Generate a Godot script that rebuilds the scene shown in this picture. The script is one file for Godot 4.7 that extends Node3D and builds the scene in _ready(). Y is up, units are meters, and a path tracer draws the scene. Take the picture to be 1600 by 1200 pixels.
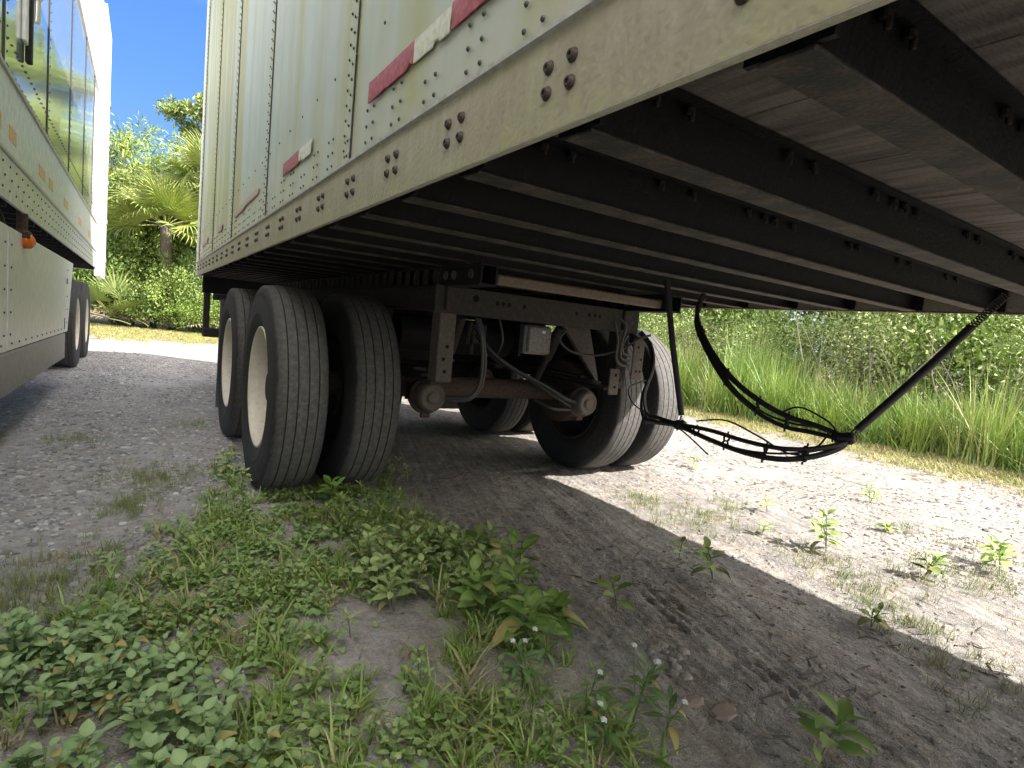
extends Node3D
# Places are given as (x to the right, height, distance towards the trailers' rear ends); P() turns that into Godot's axes.

const RAIL_Y := 1.163        # underside of the near trailer's bottom rail
const SIDE_X := 0.462        # its near side
const WIDE := 2.59
const REAR_D := 7.07
const TOP_Y := 4.12

var rng := RandomNumberGenerator.new()
var M := {}

class Geo:
	var v := PackedVector3Array()
	var c := PackedColorArray()
	var u := PackedVector2Array()
	var i := PackedInt32Array()
	var tint := Color.WHITE
	func vert(p: Vector3, uv := Vector2.ZERO) -> int:
		v.append(p); c.append(tint); u.append(uv)
		return v.size() - 1
	func tri(a: int, b: int, d: int) -> void:     # counter-clockwise seen from outside
		i.append(a); i.append(d); i.append(b)
	func quad(a: int, b: int, d: int, e: int) -> void:
		tri(a, b, d); tri(a, d, e)
	func poly(pts: Array, from: Vector3, uvs: Array = []) -> void:   # flat convex face, turned away from the point `from`
		var nn: Vector3 = (pts[1] - pts[0]).cross(pts[2] - pts[0])
		var mid := Vector3.ZERO
		for p in pts: mid += p
		mid /= pts.size()
		var flip := nn.dot(mid - from) < 0.0
		var ids := []
		for k in pts.size():
			ids.append(vert(pts[k], uvs[k] if uvs.size() else Vector2.ZERO))
		for k in range(1, pts.size() - 1):
			if flip: tri(ids[0], ids[k + 1], ids[k])
			else: tri(ids[0], ids[k], ids[k + 1])
	func box(ctr: Vector3, size: Vector3, bev := 0.0, turn := Basis()) -> void:
		var h := size * 0.5
		var pt := func(s: Vector3, axis: int) -> Vector3:
			var q := Vector3(s.x * (h.x - bev), s.y * (h.y - bev), s.z * (h.z - bev))
			q[axis] = s[axis] * h[axis]
			return ctr + turn * q
		for a in 3:
			var b := (a + 1) % 3
			var e := (a + 2) % 3
			for s in [-1.0, 1.0]:
				var f := []
				for k in [[-1.0, -1.0], [1.0, -1.0], [1.0, 1.0], [-1.0, 1.0]]:
					var q := Vector3()
					q[a] = s; q[b] = k[0]; q[e] = k[1]
					f.append(pt.call(q, a))
				poly(f, ctr)
			if bev > 0.0:
				for s in [-1.0, 1.0]:
					for t in [-1.0, 1.0]:
						var q0 := Vector3()
						q0[a] = s; q0[b] = t; q0[e] = -1.0
						var q1 := q0
						q1[e] = 1.0
						poly([pt.call(q0, a), pt.call(q1, a), pt.call(q1, b), pt.call(q0, b)], ctr)
		if bev > 0.0:
			for x in [-1.0, 1.0]:
				for y in [-1.0, 1.0]:
					for z in [-1.0, 1.0]:
						var q := Vector3(x, y, z)
						poly([pt.call(q, 0), pt.call(q, 1), pt.call(q, 2)], ctr)
	func tube(pts: Array, rad, sides := 8, caps := true) -> void:
		var up := Vector3.UP
		var last := []
		for k in pts.size():
			var a: Vector3 = pts[maxi(k - 1, 0)]
			var b: Vector3 = pts[mini(k + 1, pts.size() - 1)]
			var t := (b - a).normalized()
			if k == 0 and absf(t.dot(up)) > 0.9: up = Vector3.RIGHT
			var x := up.cross(t).normalized()
			up = t.cross(x).normalized()
			var r: float = rad[k] if rad is Array else rad
			var ring := []
			for s in sides:
				var w := TAU * s / sides
				ring.append(vert(pts[k] + (x * cos(w) + up * sin(w)) * r, Vector2(float(s) / sides, k)))
			if last.size():
				for s in sides:
					quad(last[s], last[(s + 1) % sides], ring[(s + 1) % sides], ring[s])
			last = ring
			if caps and (k == 0 or k == pts.size() - 1):
				var f := []
				for s in sides: f.append(v[ring[s]])
				poly(f, pts[k] - t if k > 0 else pts[k] + t)
	func lathe(prof: Array, at: Vector3, axis: Vector3, seg := 24) -> void:   # profile of (radius, along the axis); a repeated point makes a sharp edge
		var x := axis.cross(Vector3.UP if absf(axis.y) < 0.9 else Vector3.RIGHT).normalized()
		var y := axis.cross(x).normalized()
		var last := []
		for k in prof.size():
			var ring := []
			for s in seg:
				var w := TAU * s / seg
				ring.append(vert(at + axis * prof[k].y + (x * cos(w) + y * sin(w)) * prof[k].x, Vector2(float(s) / seg, k)))
			if last.size() and prof[k] != prof[k - 1]:
				for s in seg:
					quad(last[s], last[(s + 1) % seg], ring[(s + 1) % seg], ring[s])
			last = ring
	func leaf(at: Vector3, along: Vector3, side: Vector3, length: float, width: float, curl := 0.25, fold := 0.25, seg := 5, ovate := 0.8) -> void:
		var nn := side.cross(along).normalized()
		var last := []
		for k in seg + 1:
			var t := float(k) / seg
			var w := width * 0.5 * pow(sin(PI * pow(t, ovate)), 0.85) if k > 0 and k < seg else width * 0.02
			var p := at + along * length * (t - curl * 0.25 * t * t) - nn * length * curl * t * t
			var own := tint
			var row := [vert(p + side * w + nn * w * fold, Vector2(0, t))]
			tint = own.lerp(Color(0.5, 0.55, 0.25), 0.22)
			row.append(vert(p, Vector2(0.5, t)))
			tint = own
			row.append(vert(p - side * w + nn * w * fold, Vector2(1, t)))
			if last.size():
				quad(last[0], last[1], row[1], row[0]); quad(last[1], last[2], row[2], row[1])
			last = row
	func blade(at: Vector3, along: Vector3, side: Vector3, length: float, width: float, droop: float, seg := 4) -> void:
		var last := []
		var p := at
		var dir := along
		for k in seg + 1:
			var t := float(k) / seg
			var w := width * 0.5 * (1.0 - t * t * 0.95)
			var row := [vert(p + side * w, Vector2(0, t)), vert(p - side * w, Vector2(1, t))]
			if last.size(): quad(last[0], last[1], row[1], row[0])
			last = row
			dir = (dir + Vector3.DOWN * droop * (0.3 + t) / seg).normalized()
			p += dir * length / seg
	func mesh() -> ArrayMesh:
		var n := PackedVector3Array()
		n.resize(v.size())
		for k in range(0, i.size(), 3):
			var a := i[k]
			var b := i[k + 1]
			var d := i[k + 2]
			var f := (v[d] - v[a]).cross(v[b] - v[a])
			n[a] += f; n[b] += f; n[d] += f
		for k in n.size(): n[k] = n[k].normalized() if n[k].length_squared() > 1e-20 else Vector3.UP
		var arr := []
		arr.resize(Mesh.ARRAY_MAX)
		arr[Mesh.ARRAY_VERTEX] = v; arr[Mesh.ARRAY_NORMAL] = n; arr[Mesh.ARRAY_COLOR] = c; arr[Mesh.ARRAY_TEX_UV] = u; arr[Mesh.ARRAY_INDEX] = i
		var m := ArrayMesh.new()
		m.add_surface_from_arrays(Mesh.PRIMITIVE_TRIANGLES, arr)
		return m

func P(x: float, y: float, d: float) -> Vector3: return Vector3(x, y, -d)
func lin(r: float, g: float, b: float) -> Color: return Color(r, g, b).linear_to_srgb()

func obj(called: String, g, m: Material, parent: Node = self, at := Transform3D()) -> MeshInstance3D:
	var o := MeshInstance3D.new()
	o.name = called
	o.mesh = g.mesh() if g is Geo else g
	o.material_override = m
	o.transform = at
	parent.add_child(o, true)
	return o

func tag(o: Node, label := "", category := "", group := "", kind := "") -> Node:
	for k in [["label", label], ["category", category], ["group", group], ["kind", kind]]:
		if k[1]: o.set_meta(k[0], k[1])
	return o

func thing(called: String, at: Vector3, label: String, category: String, group := "") -> Node3D:
	var o := Node3D.new()
	o.name = called
	o.position = at
	add_child(o, true)
	tag(o, label, category, group)
	return o

func part(called: String, parent: Node, at := Transform3D()) -> Node3D:
	var o := Node3D.new()
	o.name = called
	o.transform = at
	parent.add_child(o, true)
	return o

func scatter(called: String, m: Mesh, mat: Material, where: Array, cols: Array, label: String, category: String) -> void:
	var mm := MultiMesh.new()
	mm.transform_format = MultiMesh.TRANSFORM_3D
	mm.use_colors = true
	mm.mesh = m
	mm.instance_count = where.size()
	for k in where.size():
		mm.set_instance_transform(k, where[k])
		mm.set_instance_color(k, cols[k])
	var o := MultiMeshInstance3D.new()
	o.name = called
	o.multimesh = mm
	o.material_override = mat
	add_child(o, true)
	tag(o, label, category, "", "stuff")

func curve(pts: Array, n := 8) -> Array:        # Catmull-Rom through the points
	var out := []
	for k in pts.size() - 1:
		var a: Vector3 = pts[maxi(k - 1, 0)]
		var b: Vector3 = pts[k]
		var c: Vector3 = pts[k + 1]
		var d: Vector3 = pts[mini(k + 2, pts.size() - 1)]
		for s in n:
			out.append(b.cubic_interpolate(c, a, d, float(s) / n))
	out.append(pts[-1])
	return out

# ---------------------------------------------------------------- textures and materials
func noise(sd: int, freq: float, oct := 4, kind := FastNoiseLite.TYPE_SIMPLEX_SMOOTH) -> FastNoiseLite:
	var n := FastNoiseLite.new()
	n.seed = sd
	n.frequency = freq
	n.noise_type = kind
	n.fractal_octaves = oct
	n.fractal_type = FastNoiseLite.FRACTAL_FBM if oct > 1 else FastNoiseLite.FRACTAL_NONE
	return n

func grey(sd: int, size: int, freq: float, oct := 4, kind := FastNoiseLite.TYPE_SIMPLEX_SMOOTH) -> Image:
	var im := noise(sd, freq, oct, kind).get_seamless_image(size, size)
	im.convert(Image.FORMAT_L8)
	return im

func ramp_tex(im: Image, stops: Array) -> ImageTexture:     # grey picture to colour; stops are [at, linear colour]
	var lut := PackedByteArray()
	for k in 256:
		var t := k / 255.0
		var c: Color = stops[-1][1]
		for s in stops.size() - 1:
			if t <= stops[s + 1][0]:
				c = stops[s][1].lerp(stops[s + 1][1], clampf((t - stops[s][0]) / (stops[s + 1][0] - stops[s][0]), 0, 1))
				break
		c = c.linear_to_srgb()
		lut.append(int(clampf(c.r, 0, 1) * 255)); lut.append(int(clampf(c.g, 0, 1) * 255)); lut.append(int(clampf(c.b, 0, 1) * 255))
	var d := im.get_data()
	var out := PackedByteArray()
	out.resize(d.size() * 3)
	for k in d.size():
		var j := d[k] * 3
		out[k * 3] = lut[j]; out[k * 3 + 1] = lut[j + 1]; out[k * 3 + 2] = lut[j + 2]
	return ImageTexture.create_from_image(Image.create_from_data(im.get_width(), im.get_height(), false, Image.FORMAT_RGB8, out))

func bump_tex(im: Image, strength: float) -> ImageTexture:
	var b: Image = im.duplicate()
	b.convert(Image.FORMAT_RGBA8)
	b.bump_map_to_normal_map(strength)
	return ImageTexture.create_from_image(b)

func mix_grey(a: Image, b: Image, wb: float) -> Image:
	var x := a.get_data()
	var y := b.get_data()
	for k in x.size(): x[k] = int(clampf(x[k] * (1.0 - wb) + y[k] * wb, 0, 255))
	return Image.create_from_data(a.get_width(), a.get_height(), false, Image.FORMAT_L8, x)

func mat(c: Color, rough := 0.8, metal := 0.0) -> StandardMaterial3D:
	var m := StandardMaterial3D.new()
	m.albedo_color = c
	m.roughness = rough
	m.metallic = metal
	return m

func worn(im: Image, stops: Array, rough: float, scale: float, bump := 0.0, metal := 0.0, world := false) -> StandardMaterial3D:
	var m := mat(Color.WHITE, rough, metal)
	m.albedo_texture = ramp_tex(im, stops)
	m.uv1_triplanar = true
	m.uv1_world_triplanar = world
	m.uv1_scale = Vector3.ONE * scale
	if bump > 0.0:
		m.normal_enabled = true
		m.normal_texture = bump_tex(im, bump)
	return m

func leafy(rough := 0.5, glow := Color(0.2, 0.32, 0.06)) -> StandardMaterial3D:
	var m := mat(Color.WHITE, rough)
	m.vertex_color_use_as_albedo = true
	m.cull_mode = BaseMaterial3D.CULL_DISABLED
	m.backlight_enabled = true
	m.backlight = glow
	return m

func make_materials() -> void:
	var fine := grey(11, 512, 0.03, 5)
	var grit := grey(12, 512, 0.12, 4)
	var mixd := mix_grey(fine, grit, 0.45)
	M.black_steel = worn(mixd, [[0.0, Color(0.0014, 0.0014, 0.0022)], [0.5, Color(0.0032, 0.0034, 0.0043)], [0.74, Color(0.0065, 0.0061, 0.0061)], [1.0, Color(0.0180, 0.0151, 0.0122)]], 0.75, 1.4, 2.0)
	M.flange = worn(mix_grey(grey(13, 512, 0.012, 4), grit, 0.35), [[0.0, Color(0.012, 0.012, 0.013)], [0.4, Color(0.03, 0.028, 0.026)], [0.53, Color(0.05, 0.046, 0.04)], [0.58, Color(0.085, 0.048, 0.03)], [0.66, Color(0.075, 0.068, 0.058)], [1.0, Color(0.12, 0.112, 0.1)]], 0.8, 1.7, 2.0)
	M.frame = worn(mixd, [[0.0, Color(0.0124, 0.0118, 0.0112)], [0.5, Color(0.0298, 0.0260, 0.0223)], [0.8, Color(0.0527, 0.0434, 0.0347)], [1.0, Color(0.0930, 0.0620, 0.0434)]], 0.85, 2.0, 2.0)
	M.rust = worn(mixd, [[0.0, Color(0.0217, 0.0161, 0.0130)], [0.5, Color(0.0589, 0.0397, 0.0298)], [1.0, Color(0.1240, 0.0868, 0.0651)]], 0.9, 3.0, 3.0)
	M.chamber = worn(mixd, [[0.0, Color(0.0350, 0.0294, 0.0245)], [0.5, Color(0.0980, 0.0784, 0.0616)], [1.0, Color(0.1960, 0.1645, 0.1330)]], 0.7, 6.0, 2.0)
	M.tan = worn(mixd, [[0.0, Color(0.0840, 0.0630, 0.0455)], [0.5, Color(0.1680, 0.1295, 0.0945)], [1.0, Color(0.2380, 0.1960, 0.1540)]], 0.8, 2.0)
	M.plate = worn(mixd, [[0.0, Color(0.0455, 0.0377, 0.0325)], [0.5, Color(0.0975, 0.0780, 0.0650)], [1.0, Color(0.1690, 0.1430, 0.1202)]], 0.8, 3.0, 1.0)
	M.rubber = worn(mixd, [[0.0, Color(0.045, 0.044, 0.043)], [0.45, Color(0.085, 0.082, 0.079)], [0.7, Color(0.135, 0.128, 0.118)], [1.0, Color(0.26, 0.24, 0.21)]], 0.82, 2.0, 1.5)
	M.rubber.vertex_color_use_as_albedo = true
	M.hose = mat(lin(0.012, 0.012, 0.012), 0.55)
	M.grey_hose = mat(lin(0.06, 0.056, 0.05), 0.6)
	M.box = worn(fine, [[0.0, Color(0.12, 0.115, 0.105)], [1.0, Color(0.28, 0.265, 0.235)]], 0.6, 3.0)
	M.bolt = worn(grit, [[0.0, Color(0.02, 0.014, 0.011)], [1.0, Color(0.1, 0.07, 0.055)]], 0.6, 8.0, 0.0, 0.3)
	M.rivet = mat(lin(0.075, 0.07, 0.065), 0.5, 0.4)
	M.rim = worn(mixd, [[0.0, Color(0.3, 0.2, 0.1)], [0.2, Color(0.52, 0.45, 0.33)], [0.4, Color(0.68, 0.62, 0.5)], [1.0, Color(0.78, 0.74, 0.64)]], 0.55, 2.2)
	M.trim = worn(fine, [[0.0, Color(0.3, 0.3, 0.27)], [1.0, Color(0.55, 0.55, 0.5)]], 0.5, 2.0, 0.0, 0.2)
	M.seam = mat(lin(0.03, 0.03, 0.028), 0.8)
	# wooden floor seen from below
	var grain := noise(21, 0.02, 4).get_seamless_image(64, 512)
	grain.convert(Image.FORMAT_L8)
	grain.resize(512, 512, Image.INTERPOLATE_CUBIC)
	var gr2 := grey(22, 512, 0.25, 2)
	gr2.resize(1024, 64, Image.INTERPOLATE_CUBIC)
	gr2.resize(512, 512, Image.INTERPOLATE_BILINEAR)
	var wood := mix_grey(grain, gr2, 0.4)
	wood.rotate_90(CLOCKWISE)
	M.wood = worn(wood, [[0.0, Color(0.0427, 0.0370, 0.0329)], [0.45, Color(0.1852, 0.1640, 0.1425)], [1.0, Color(0.3847, 0.3490, 0.3135)]], 0.9, 1.0, 3.0)
	M.wood.uv1_scale = Vector3(2.2, 2.2, 2.2)
	# near trailer's skin: pale paint, runs of algae growing denser towards the rear
	var a := noise(31, 1.0, 3)
	var w2 := 1024
	var h2 := 512
	var px := PackedByteArray()
	px.resize(w2 * h2 * 3)
	var paint := Color(0.41, 0.462, 0.385)
	var algae := Color(0.34, 0.335, 0.075)
	var dirt := Color(0.42, 0.40, 0.34)
	for x in w2:
		var d := x * 7.2 / w2
		var zone := smoothstep(3.2, 4.6, d) * 0.42 + smoothstep(4.9, 5.5, d) * 0.6 * (1.0 - smoothstep(6.6, 6.85, d)) + 0.16
		var s1 := a.get_noise_2d(d * 2.6, 3.0) * 1.3
		var s2 := a.get_noise_2d(d * 16.0, 9.0)
		for y in h2:
			var hy := 1.3 + (1.0 - float(y) / h2) * 2.85
			var s := s1 * 0.8 + s2 * 0.22 + a.get_noise_2d(d * 6.0, hy * 0.7 + 20.0) * 0.6
			var blot := a.get_noise_2d(d * 6.0 + 50.0, hy * 6.0)
			var k := clampf(zone * (1.05 + s * 2.8) + s * 0.3 + 0.03, 0.0, 0.92)
			var c := paint.lerp(algae, k)
			c = c.lerp(dirt, clampf(smoothstep(1.62, 1.3, hy) * (0.35 + blot * 0.5) + maxf(0.0, a.get_noise_2d(d * 24.0, hy * 1.5 + 70.0) - 0.25) * 0.5, 0.0, 0.7))
			c = c * (1.0 + blot * 0.07)
			c = c.linear_to_srgb()
			var j := (y * w2 + x) * 3
			px[j] = int(clampf(c.r, 0, 1) * 255); px[j + 1] = int(clampf(c.g, 0, 1) * 255); px[j + 2] = int(clampf(c.b, 0, 1) * 255)
	M.skin = mat(Color.WHITE, 0.42, 0.0)
	M.skin.albedo_texture = ImageTexture.create_from_image(Image.create_from_data(w2, h2, false, Image.FORMAT_RGB8, px))
	# bottom rail: dull aluminium under grime, pitted
	var rg := noise(41, 1.0, 4)
	px.resize(1024 * 128 * 3)
	for x in 1024:
		var d := x * 7.2 / 1024.0
		for y in 128:
			var t := 1.0 - y / 128.0
			var s := rg.get_noise_2d(d * 9.0, t * 0.5) + rg.get_noise_2d(d * 34.0, t * 0.8 + 30.0) * 0.8
			var sp := rg.get_noise_2d(d * 60.0, t * 9.0 + 60.0)
			var c := Color(0.35, 0.32, 0.225).lerp(Color(0.43, 0.405, 0.315), clampf(0.35 + s * 0.8, 0, 1))
			c = c.lerp(Color(0.36, 0.36, 0.12), clampf((smoothstep(0.7, 0.0, t) * 0.45 + rg.get_noise_2d(d * 2.5, 90.0) * 0.5) * (0.5 + s), 0, 0.6))
			c = c.lerp(Color(0.26, 0.22, 0.16), clampf((sp - 0.36) * 1.6, 0, 0.3))
			c = c.linear_to_srgb()
			var j := (y * 1024 + x) * 3
			px[j] = int(clampf(c.r, 0, 1) * 255); px[j + 1] = int(clampf(c.g, 0, 1) * 255); px[j + 2] = int(clampf(c.b, 0, 1) * 255)
	M.rail = mat(Color.WHITE, 0.6, 0.1)
	M.rail.albedo_texture = ImageTexture.create_from_image(Image.create_from_data(1024, 128, false, Image.FORMAT_RGB8, px))
	var rbn := noise(43, 1.0, 3)
	var rbd := PackedByteArray()
	rbd.resize(2048 * 64)
	for x in 2048:
		for y in 64:
			rbd[y * 2048 + x] = int(128.0 + 100.0 * rbn.get_noise_2d(x * 7.2 / 2048.0 * 85.0, y * 0.13 / 64.0 * 60.0))
	var rb := Image.create_from_data(2048, 64, false, Image.FORMAT_L8, rbd)
	M.rail.normal_enabled = true
	M.rail.normal_texture = bump_tex(rb, 0.7)
	M.rail_plain = worn(mixd, [[0.0, Color(0.3, 0.28, 0.2)], [0.5, Color(0.48, 0.45, 0.34)], [1.0, Color(0.58, 0.56, 0.46)]], 0.6, 3.0, 1.5, 0.1)
	var tape := grey(51, 256, 0.06, 3)
	M.red_tape = worn(tape, [[0.0, Color(0.20, 0.02, 0.03)], [0.5, Color(0.33, 0.035, 0.05)], [1.0, Color(0.44, 0.11, 0.11)]], 0.45, 3.0)
	M.white_tape = worn(tape, [[0.0, Color(0.42, 0.43, 0.3)], [0.5, Color(0.58, 0.58, 0.46)], [1.0, Color(0.66, 0.66, 0.58)]], 0.45, 3.0)
	M.rust_tape = worn(tape, [[0.0, Color(0.25, 0.1, 0.07)], [0.45, Color(0.42, 0.2, 0.15)], [0.6, Color(0.55, 0.52, 0.44)], [1.0, Color(0.6, 0.58, 0.5)]], 0.5, 6.0)
	M.amber_tape = worn(tape, [[0.0, Color(0.45, 0.16, 0.02)], [0.5, Color(0.6, 0.3, 0.05)], [0.62, Color(0.66, 0.55, 0.34)], [1.0, Color(0.7, 0.6, 0.4)]], 0.45, 5.0)
	# far trailer
	M.mirror = mat(lin(0.82, 0.85, 0.90), 0.09, 0.8)
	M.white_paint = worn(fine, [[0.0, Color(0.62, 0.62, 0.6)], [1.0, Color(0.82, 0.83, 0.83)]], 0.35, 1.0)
	M.alu = worn(fine, [[0.0, Color(0.44, 0.44, 0.41)], [0.5, Color(0.58, 0.58, 0.55)], [1.0, Color(0.68, 0.68, 0.66)]], 0.38, 0.8, 0.0, 0.25)
	M.skirt = worn(fine, [[0.0, Color(0.62, 0.61, 0.6)], [1.0, Color(0.76, 0.75, 0.74)]], 0.42, 0.7, 0.0, 0.0)
	M.grey_strip = worn(fine, [[0.0, Color(0.2, 0.19, 0.17)], [1.0, Color(0.31, 0.29, 0.26)]], 0.5, 1.0)
	M.amber = mat(lin(0.72, 0.16, 0.02), 0.25)
	M.chrome = mat(lin(0.6, 0.6, 0.6), 0.25, 0.9)
	# ground
	var base := mix_grey(mix_grey(grey(61, 1024, 0.012, 5), grey(62, 1024, 0.06, 4), 0.5), grey(63, 1024, 0.25, 2), 0.35)
	M.ground = worn(base, [[0.0, Color(0.28, 0.27, 0.26)], [0.36, Color(0.62, 0.61, 0.6)], [0.5, Color(0.85, 0.84, 0.83)], [0.64, Color(1, 0.99, 0.98)], [1.0, Color(1, 1, 1)]], 0.95, 0.72, 9.0, 0.0, true)
	M.ground.vertex_color_use_as_albedo = true
	M.pebble = worn(grit, [[0.0, Color(0.5, 0.5, 0.5)], [1.0, Color(1, 1, 1)]], 0.9, 9.0)
	M.pebble.vertex_color_use_as_albedo = true
	M.stone = worn(mixd, [[0.0, Color(0.22, 0.205, 0.185)], [0.5, Color(0.36, 0.335, 0.3)], [1.0, Color(0.5, 0.47, 0.43)]], 0.9, 7.0, 3.0)
	M.pink_stone = worn(mixd, [[0.0, Color(0.2, 0.15, 0.125)], [0.5, Color(0.34, 0.26, 0.22)], [1.0, Color(0.44, 0.37, 0.32)]], 0.9, 6.0, 3.0)
	M.leaf = leafy(0.62, Color(0.26, 0.38, 0.08))
	M.grass = leafy(0.55, Color(0.25, 0.32, 0.08))
	M.far_leaf = leafy(0.5, Color(0.3, 0.42, 0.08))
	M.dry = leafy(0.8, Color(0.2, 0.15, 0.08))
	M.bark = worn(mixd, [[0.0, Color(0.05, 0.04, 0.03)], [1.0, Color(0.24, 0.2, 0.16)]], 0.9, 3.0, 3.0)
	M.stem = mat(lin(0.15, 0.2, 0.06), 0.6)
	M.hole = mat(lin(0.003, 0.003, 0.003), 1.0)
	M.petal = mat(lin(0.75, 0.74, 0.68), 0.7)

# ---------------------------------------------------------------- setting
func sky_and_camera() -> void:
	var cam := Camera3D.new()
	cam.name = "camera"
	cam.fov = 68.27
	cam.far = 900.0
	cam.near = 0.02
	cam.transform = Transform3D(Basis(Vector3(0.8369, 0.0952, 0.539), Vector3(-0.0301, 0.9913, -0.1284), Vector3(-0.5465, 0.0912, 0.8325)).orthonormalized(), Vector3(0, 0.8892, 0))
	cam.current = true
	add_child(cam)
	var sky_mat := ProceduralSkyMaterial.new()
	sky_mat.sky_top_color = lin(0.013, 0.043, 0.135)
	sky_mat.sky_horizon_color = lin(0.07, 0.13, 0.19)
	sky_mat.sky_curve = 0.16
	sky_mat.sky_energy_multiplier = 1.0
	sky_mat.ground_bottom_color = lin(0.12, 0.11, 0.09)
	sky_mat.ground_horizon_color = lin(0.3, 0.36, 0.4)
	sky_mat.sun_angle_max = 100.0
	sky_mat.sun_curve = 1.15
	var wisp := noise(71, 0.008, 5)
	var im := Image.create(1024, 512, false, Image.FORMAT_RGBA8)
	for x in 1024:
		for y in 256:
			var k := wisp.get_noise_2d(minf(x, 1024 - x) * 0.8, y * 2.2)
			var al := clampf((k - 0.28) * 1.6, 0.0, 0.45) * smoothstep(20.0, 110.0, y)
			im.set_pixel(x, y, Color(0.8, 0.83, 0.87, al))
	sky_mat.sky_cover = ImageTexture.create_from_image(im)
	sky_mat.sky_cover_modulate = Color(0.3, 0.3, 0.3)
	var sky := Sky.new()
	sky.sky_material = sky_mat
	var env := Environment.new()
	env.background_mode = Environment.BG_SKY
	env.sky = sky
	env.tonemap_mode = Environment.TONE_MAPPER_LINEAR
	env.tonemap_exposure = 6.9
	env.background_energy_multiplier = 1.0
	env.sdfgi_enabled = true
	env.ssao_enabled = true
	env.ssil_enabled = true
	var we := WorldEnvironment.new()
	we.name = "world_environment"
	we.environment = env
	add_child(we)
	var sun := DirectionalLight3D.new()
	sun.name = "sun"
	sun.light_energy = 0.60
	sun.light_color = Color(1.0, 0.975, 0.945)
	sun.light_angular_distance = 0.53
	sun.shadow_enabled = true
	sun.look_at_from_position(Vector3(0.84, 1.163, 1.0) * 20.0, Vector3.ZERO)
	add_child(sun)

var gn := noise(81, 0.8, 4)
var gf := noise(82, 6.0, 3)

func seg_line(keys: Array, t: float) -> float:
	if t <= keys[0].x: return keys[0].y
	for k in keys.size() - 1:
		if t <= keys[k + 1].x:
			return lerpf(keys[k].y, keys[k + 1].y, (t - keys[k].x) / (keys[k + 1].x - keys[k].x))
	return keys[-1].y

func weed_left(d: float) -> float: return seg_line([Vector2(0.5, -0.8), Vector2(1.0, -0.5), Vector2(1.85, -0.1), Vector2(2.4, 0.13), Vector2(3.4, 0.45)], d)
func weed_right(d: float) -> float: return seg_line([Vector2(0.5, 0.98), Vector2(0.7, 0.95), Vector2(1.26, 1.03), Vector2(1.75, 1.05), Vector2(2.85, 1.16), Vector2(3.1, 0.9)], d)

func ground_y(x: float, d: float) -> float:
	var y := gn.get_noise_2d(x * 1.6, d * 1.6) * 0.012 + gf.get_noise_2d(x, d) * 0.004
	var near := smoothstep(12.0, 6.0, d) * smoothstep(7.0, 5.0, x) * smoothstep(-3.0, -1.0, x)
	# tracks pressed into the soil under the trailer, running a little aslant
	var c := x - (1.23 + 0.30 * d)
	if absf(c) < 0.16: y += (sin(c * 150.0) * 0.0055 - 0.006) * smoothstep(0.16, 0.1, absf(c)) * (0.4 + gn.get_noise_2d(x * 3.0, d * 3.0 + 9.0) * 1.4)
	var c2 := x - (0.98 + 0.34 * d)
	if absf(c2) < 0.13: y += (sin(c2 * 190.0) * 0.004 - 0.005) * smoothstep(0.13, 0.08, absf(c2)) * (0.5 + gn.get_noise_2d(x * 2.0 + 40.0, d * 2.0) * 1.2)
	var e := x - (2.0 + 0.06 * d)
	if absf(e) < 0.3 and d < 3.0: y -= 0.012 * smoothstep(0.3, 0.0, absf(e))
	y += gf.get_noise_2d(x * 4.0, d * 4.0) * 0.004 * near
	if x > 0.3 and x < 1.15 and d < 2.7: y += 0.012 * smoothstep(0.0, 0.2, minf(x - 0.3, 1.15 - x))
	return y * (0.25 + 0.75 * near) - 0.002

func ground_color(x: float, d: float) -> Color:
	var n1 := gn.get_noise_2d(x * 0.9 + 30.0, d * 0.9)
	var n2 := gf.get_noise_2d(x * 0.7, d * 0.7 + 40.0)
	var lane := smoothstep(0.75, 0.3, x + n1 * 0.3)
	var under := smoothstep(0.75, 1.0, x + n1 * 0.15) * smoothstep(2.5, 2.0, x + n1 * 0.3)
	var c := Color(0.315, 0.295, 0.275)                                   # sandy soil, colour darkened to offset the sun on it
	c = c.lerp(Color(0.45, 0.435, 0.42), lane)                           # grey gravel lane
	c = c.lerp(Color(0.37, 0.352, 0.325), under)                         # trodden soil, colour lightened to lift the trailer's shade
	c = c.lerp(Color(0.36, 0.31, 0.26), smoothstep(0.05, 0.4, n2) * 0.5)
	c = c * (1.0 + n1 * 0.22 + n2 * 0.14)
	var streak := gf.get_noise_2d((x - 0.30 * d) * 5.0, d * 0.22 + 70.0) + 0.6 * gf.get_noise_2d((x - 0.30 * d) * 14.0, d * 0.4 + 20.0)
	c = c * (1.0 + streak * 0.5 * smoothstep(0.9, 1.2, x) * smoothstep(6.0, 4.5, x))
	var verge := maxf(smoothstep(5.5, 6.6, x + n1 * 0.4), smoothstep(13.0, 15.5, d + n1 * 1.4 + absf(x - 0.4) * 0.05))
	c = c.lerp(Color(0.23, 0.2, 0.085), verge)
	var weedy := smoothstep(-0.1, 0.15, x - weed_left(d) + n1 * 0.2) * smoothstep(-0.1, 0.1, weed_right(d) - x) * smoothstep(3.6, 3.0, d)
	c = c.lerp(Color(0.50, 0.47, 0.425), weedy * 0.7)  # soil of the weedy strip lightened as well to lift its shade
	c.a = 1.0
	return c

func axis_steps(lo: float, hi: float, a: float, b: float, step: float, grow := 1.09) -> Array:
	var out := []
	var p := a
	while p < b:
		out.append(p); p += step
	var s := step
	while p < hi:
		out.append(p); s *= grow; p += s
	out.append(hi)
	s = step
	p = a - s
	while p > lo:
		out.push_front(p); s *= grow; p -= s
	out.push_front(lo)
	return out

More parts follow.
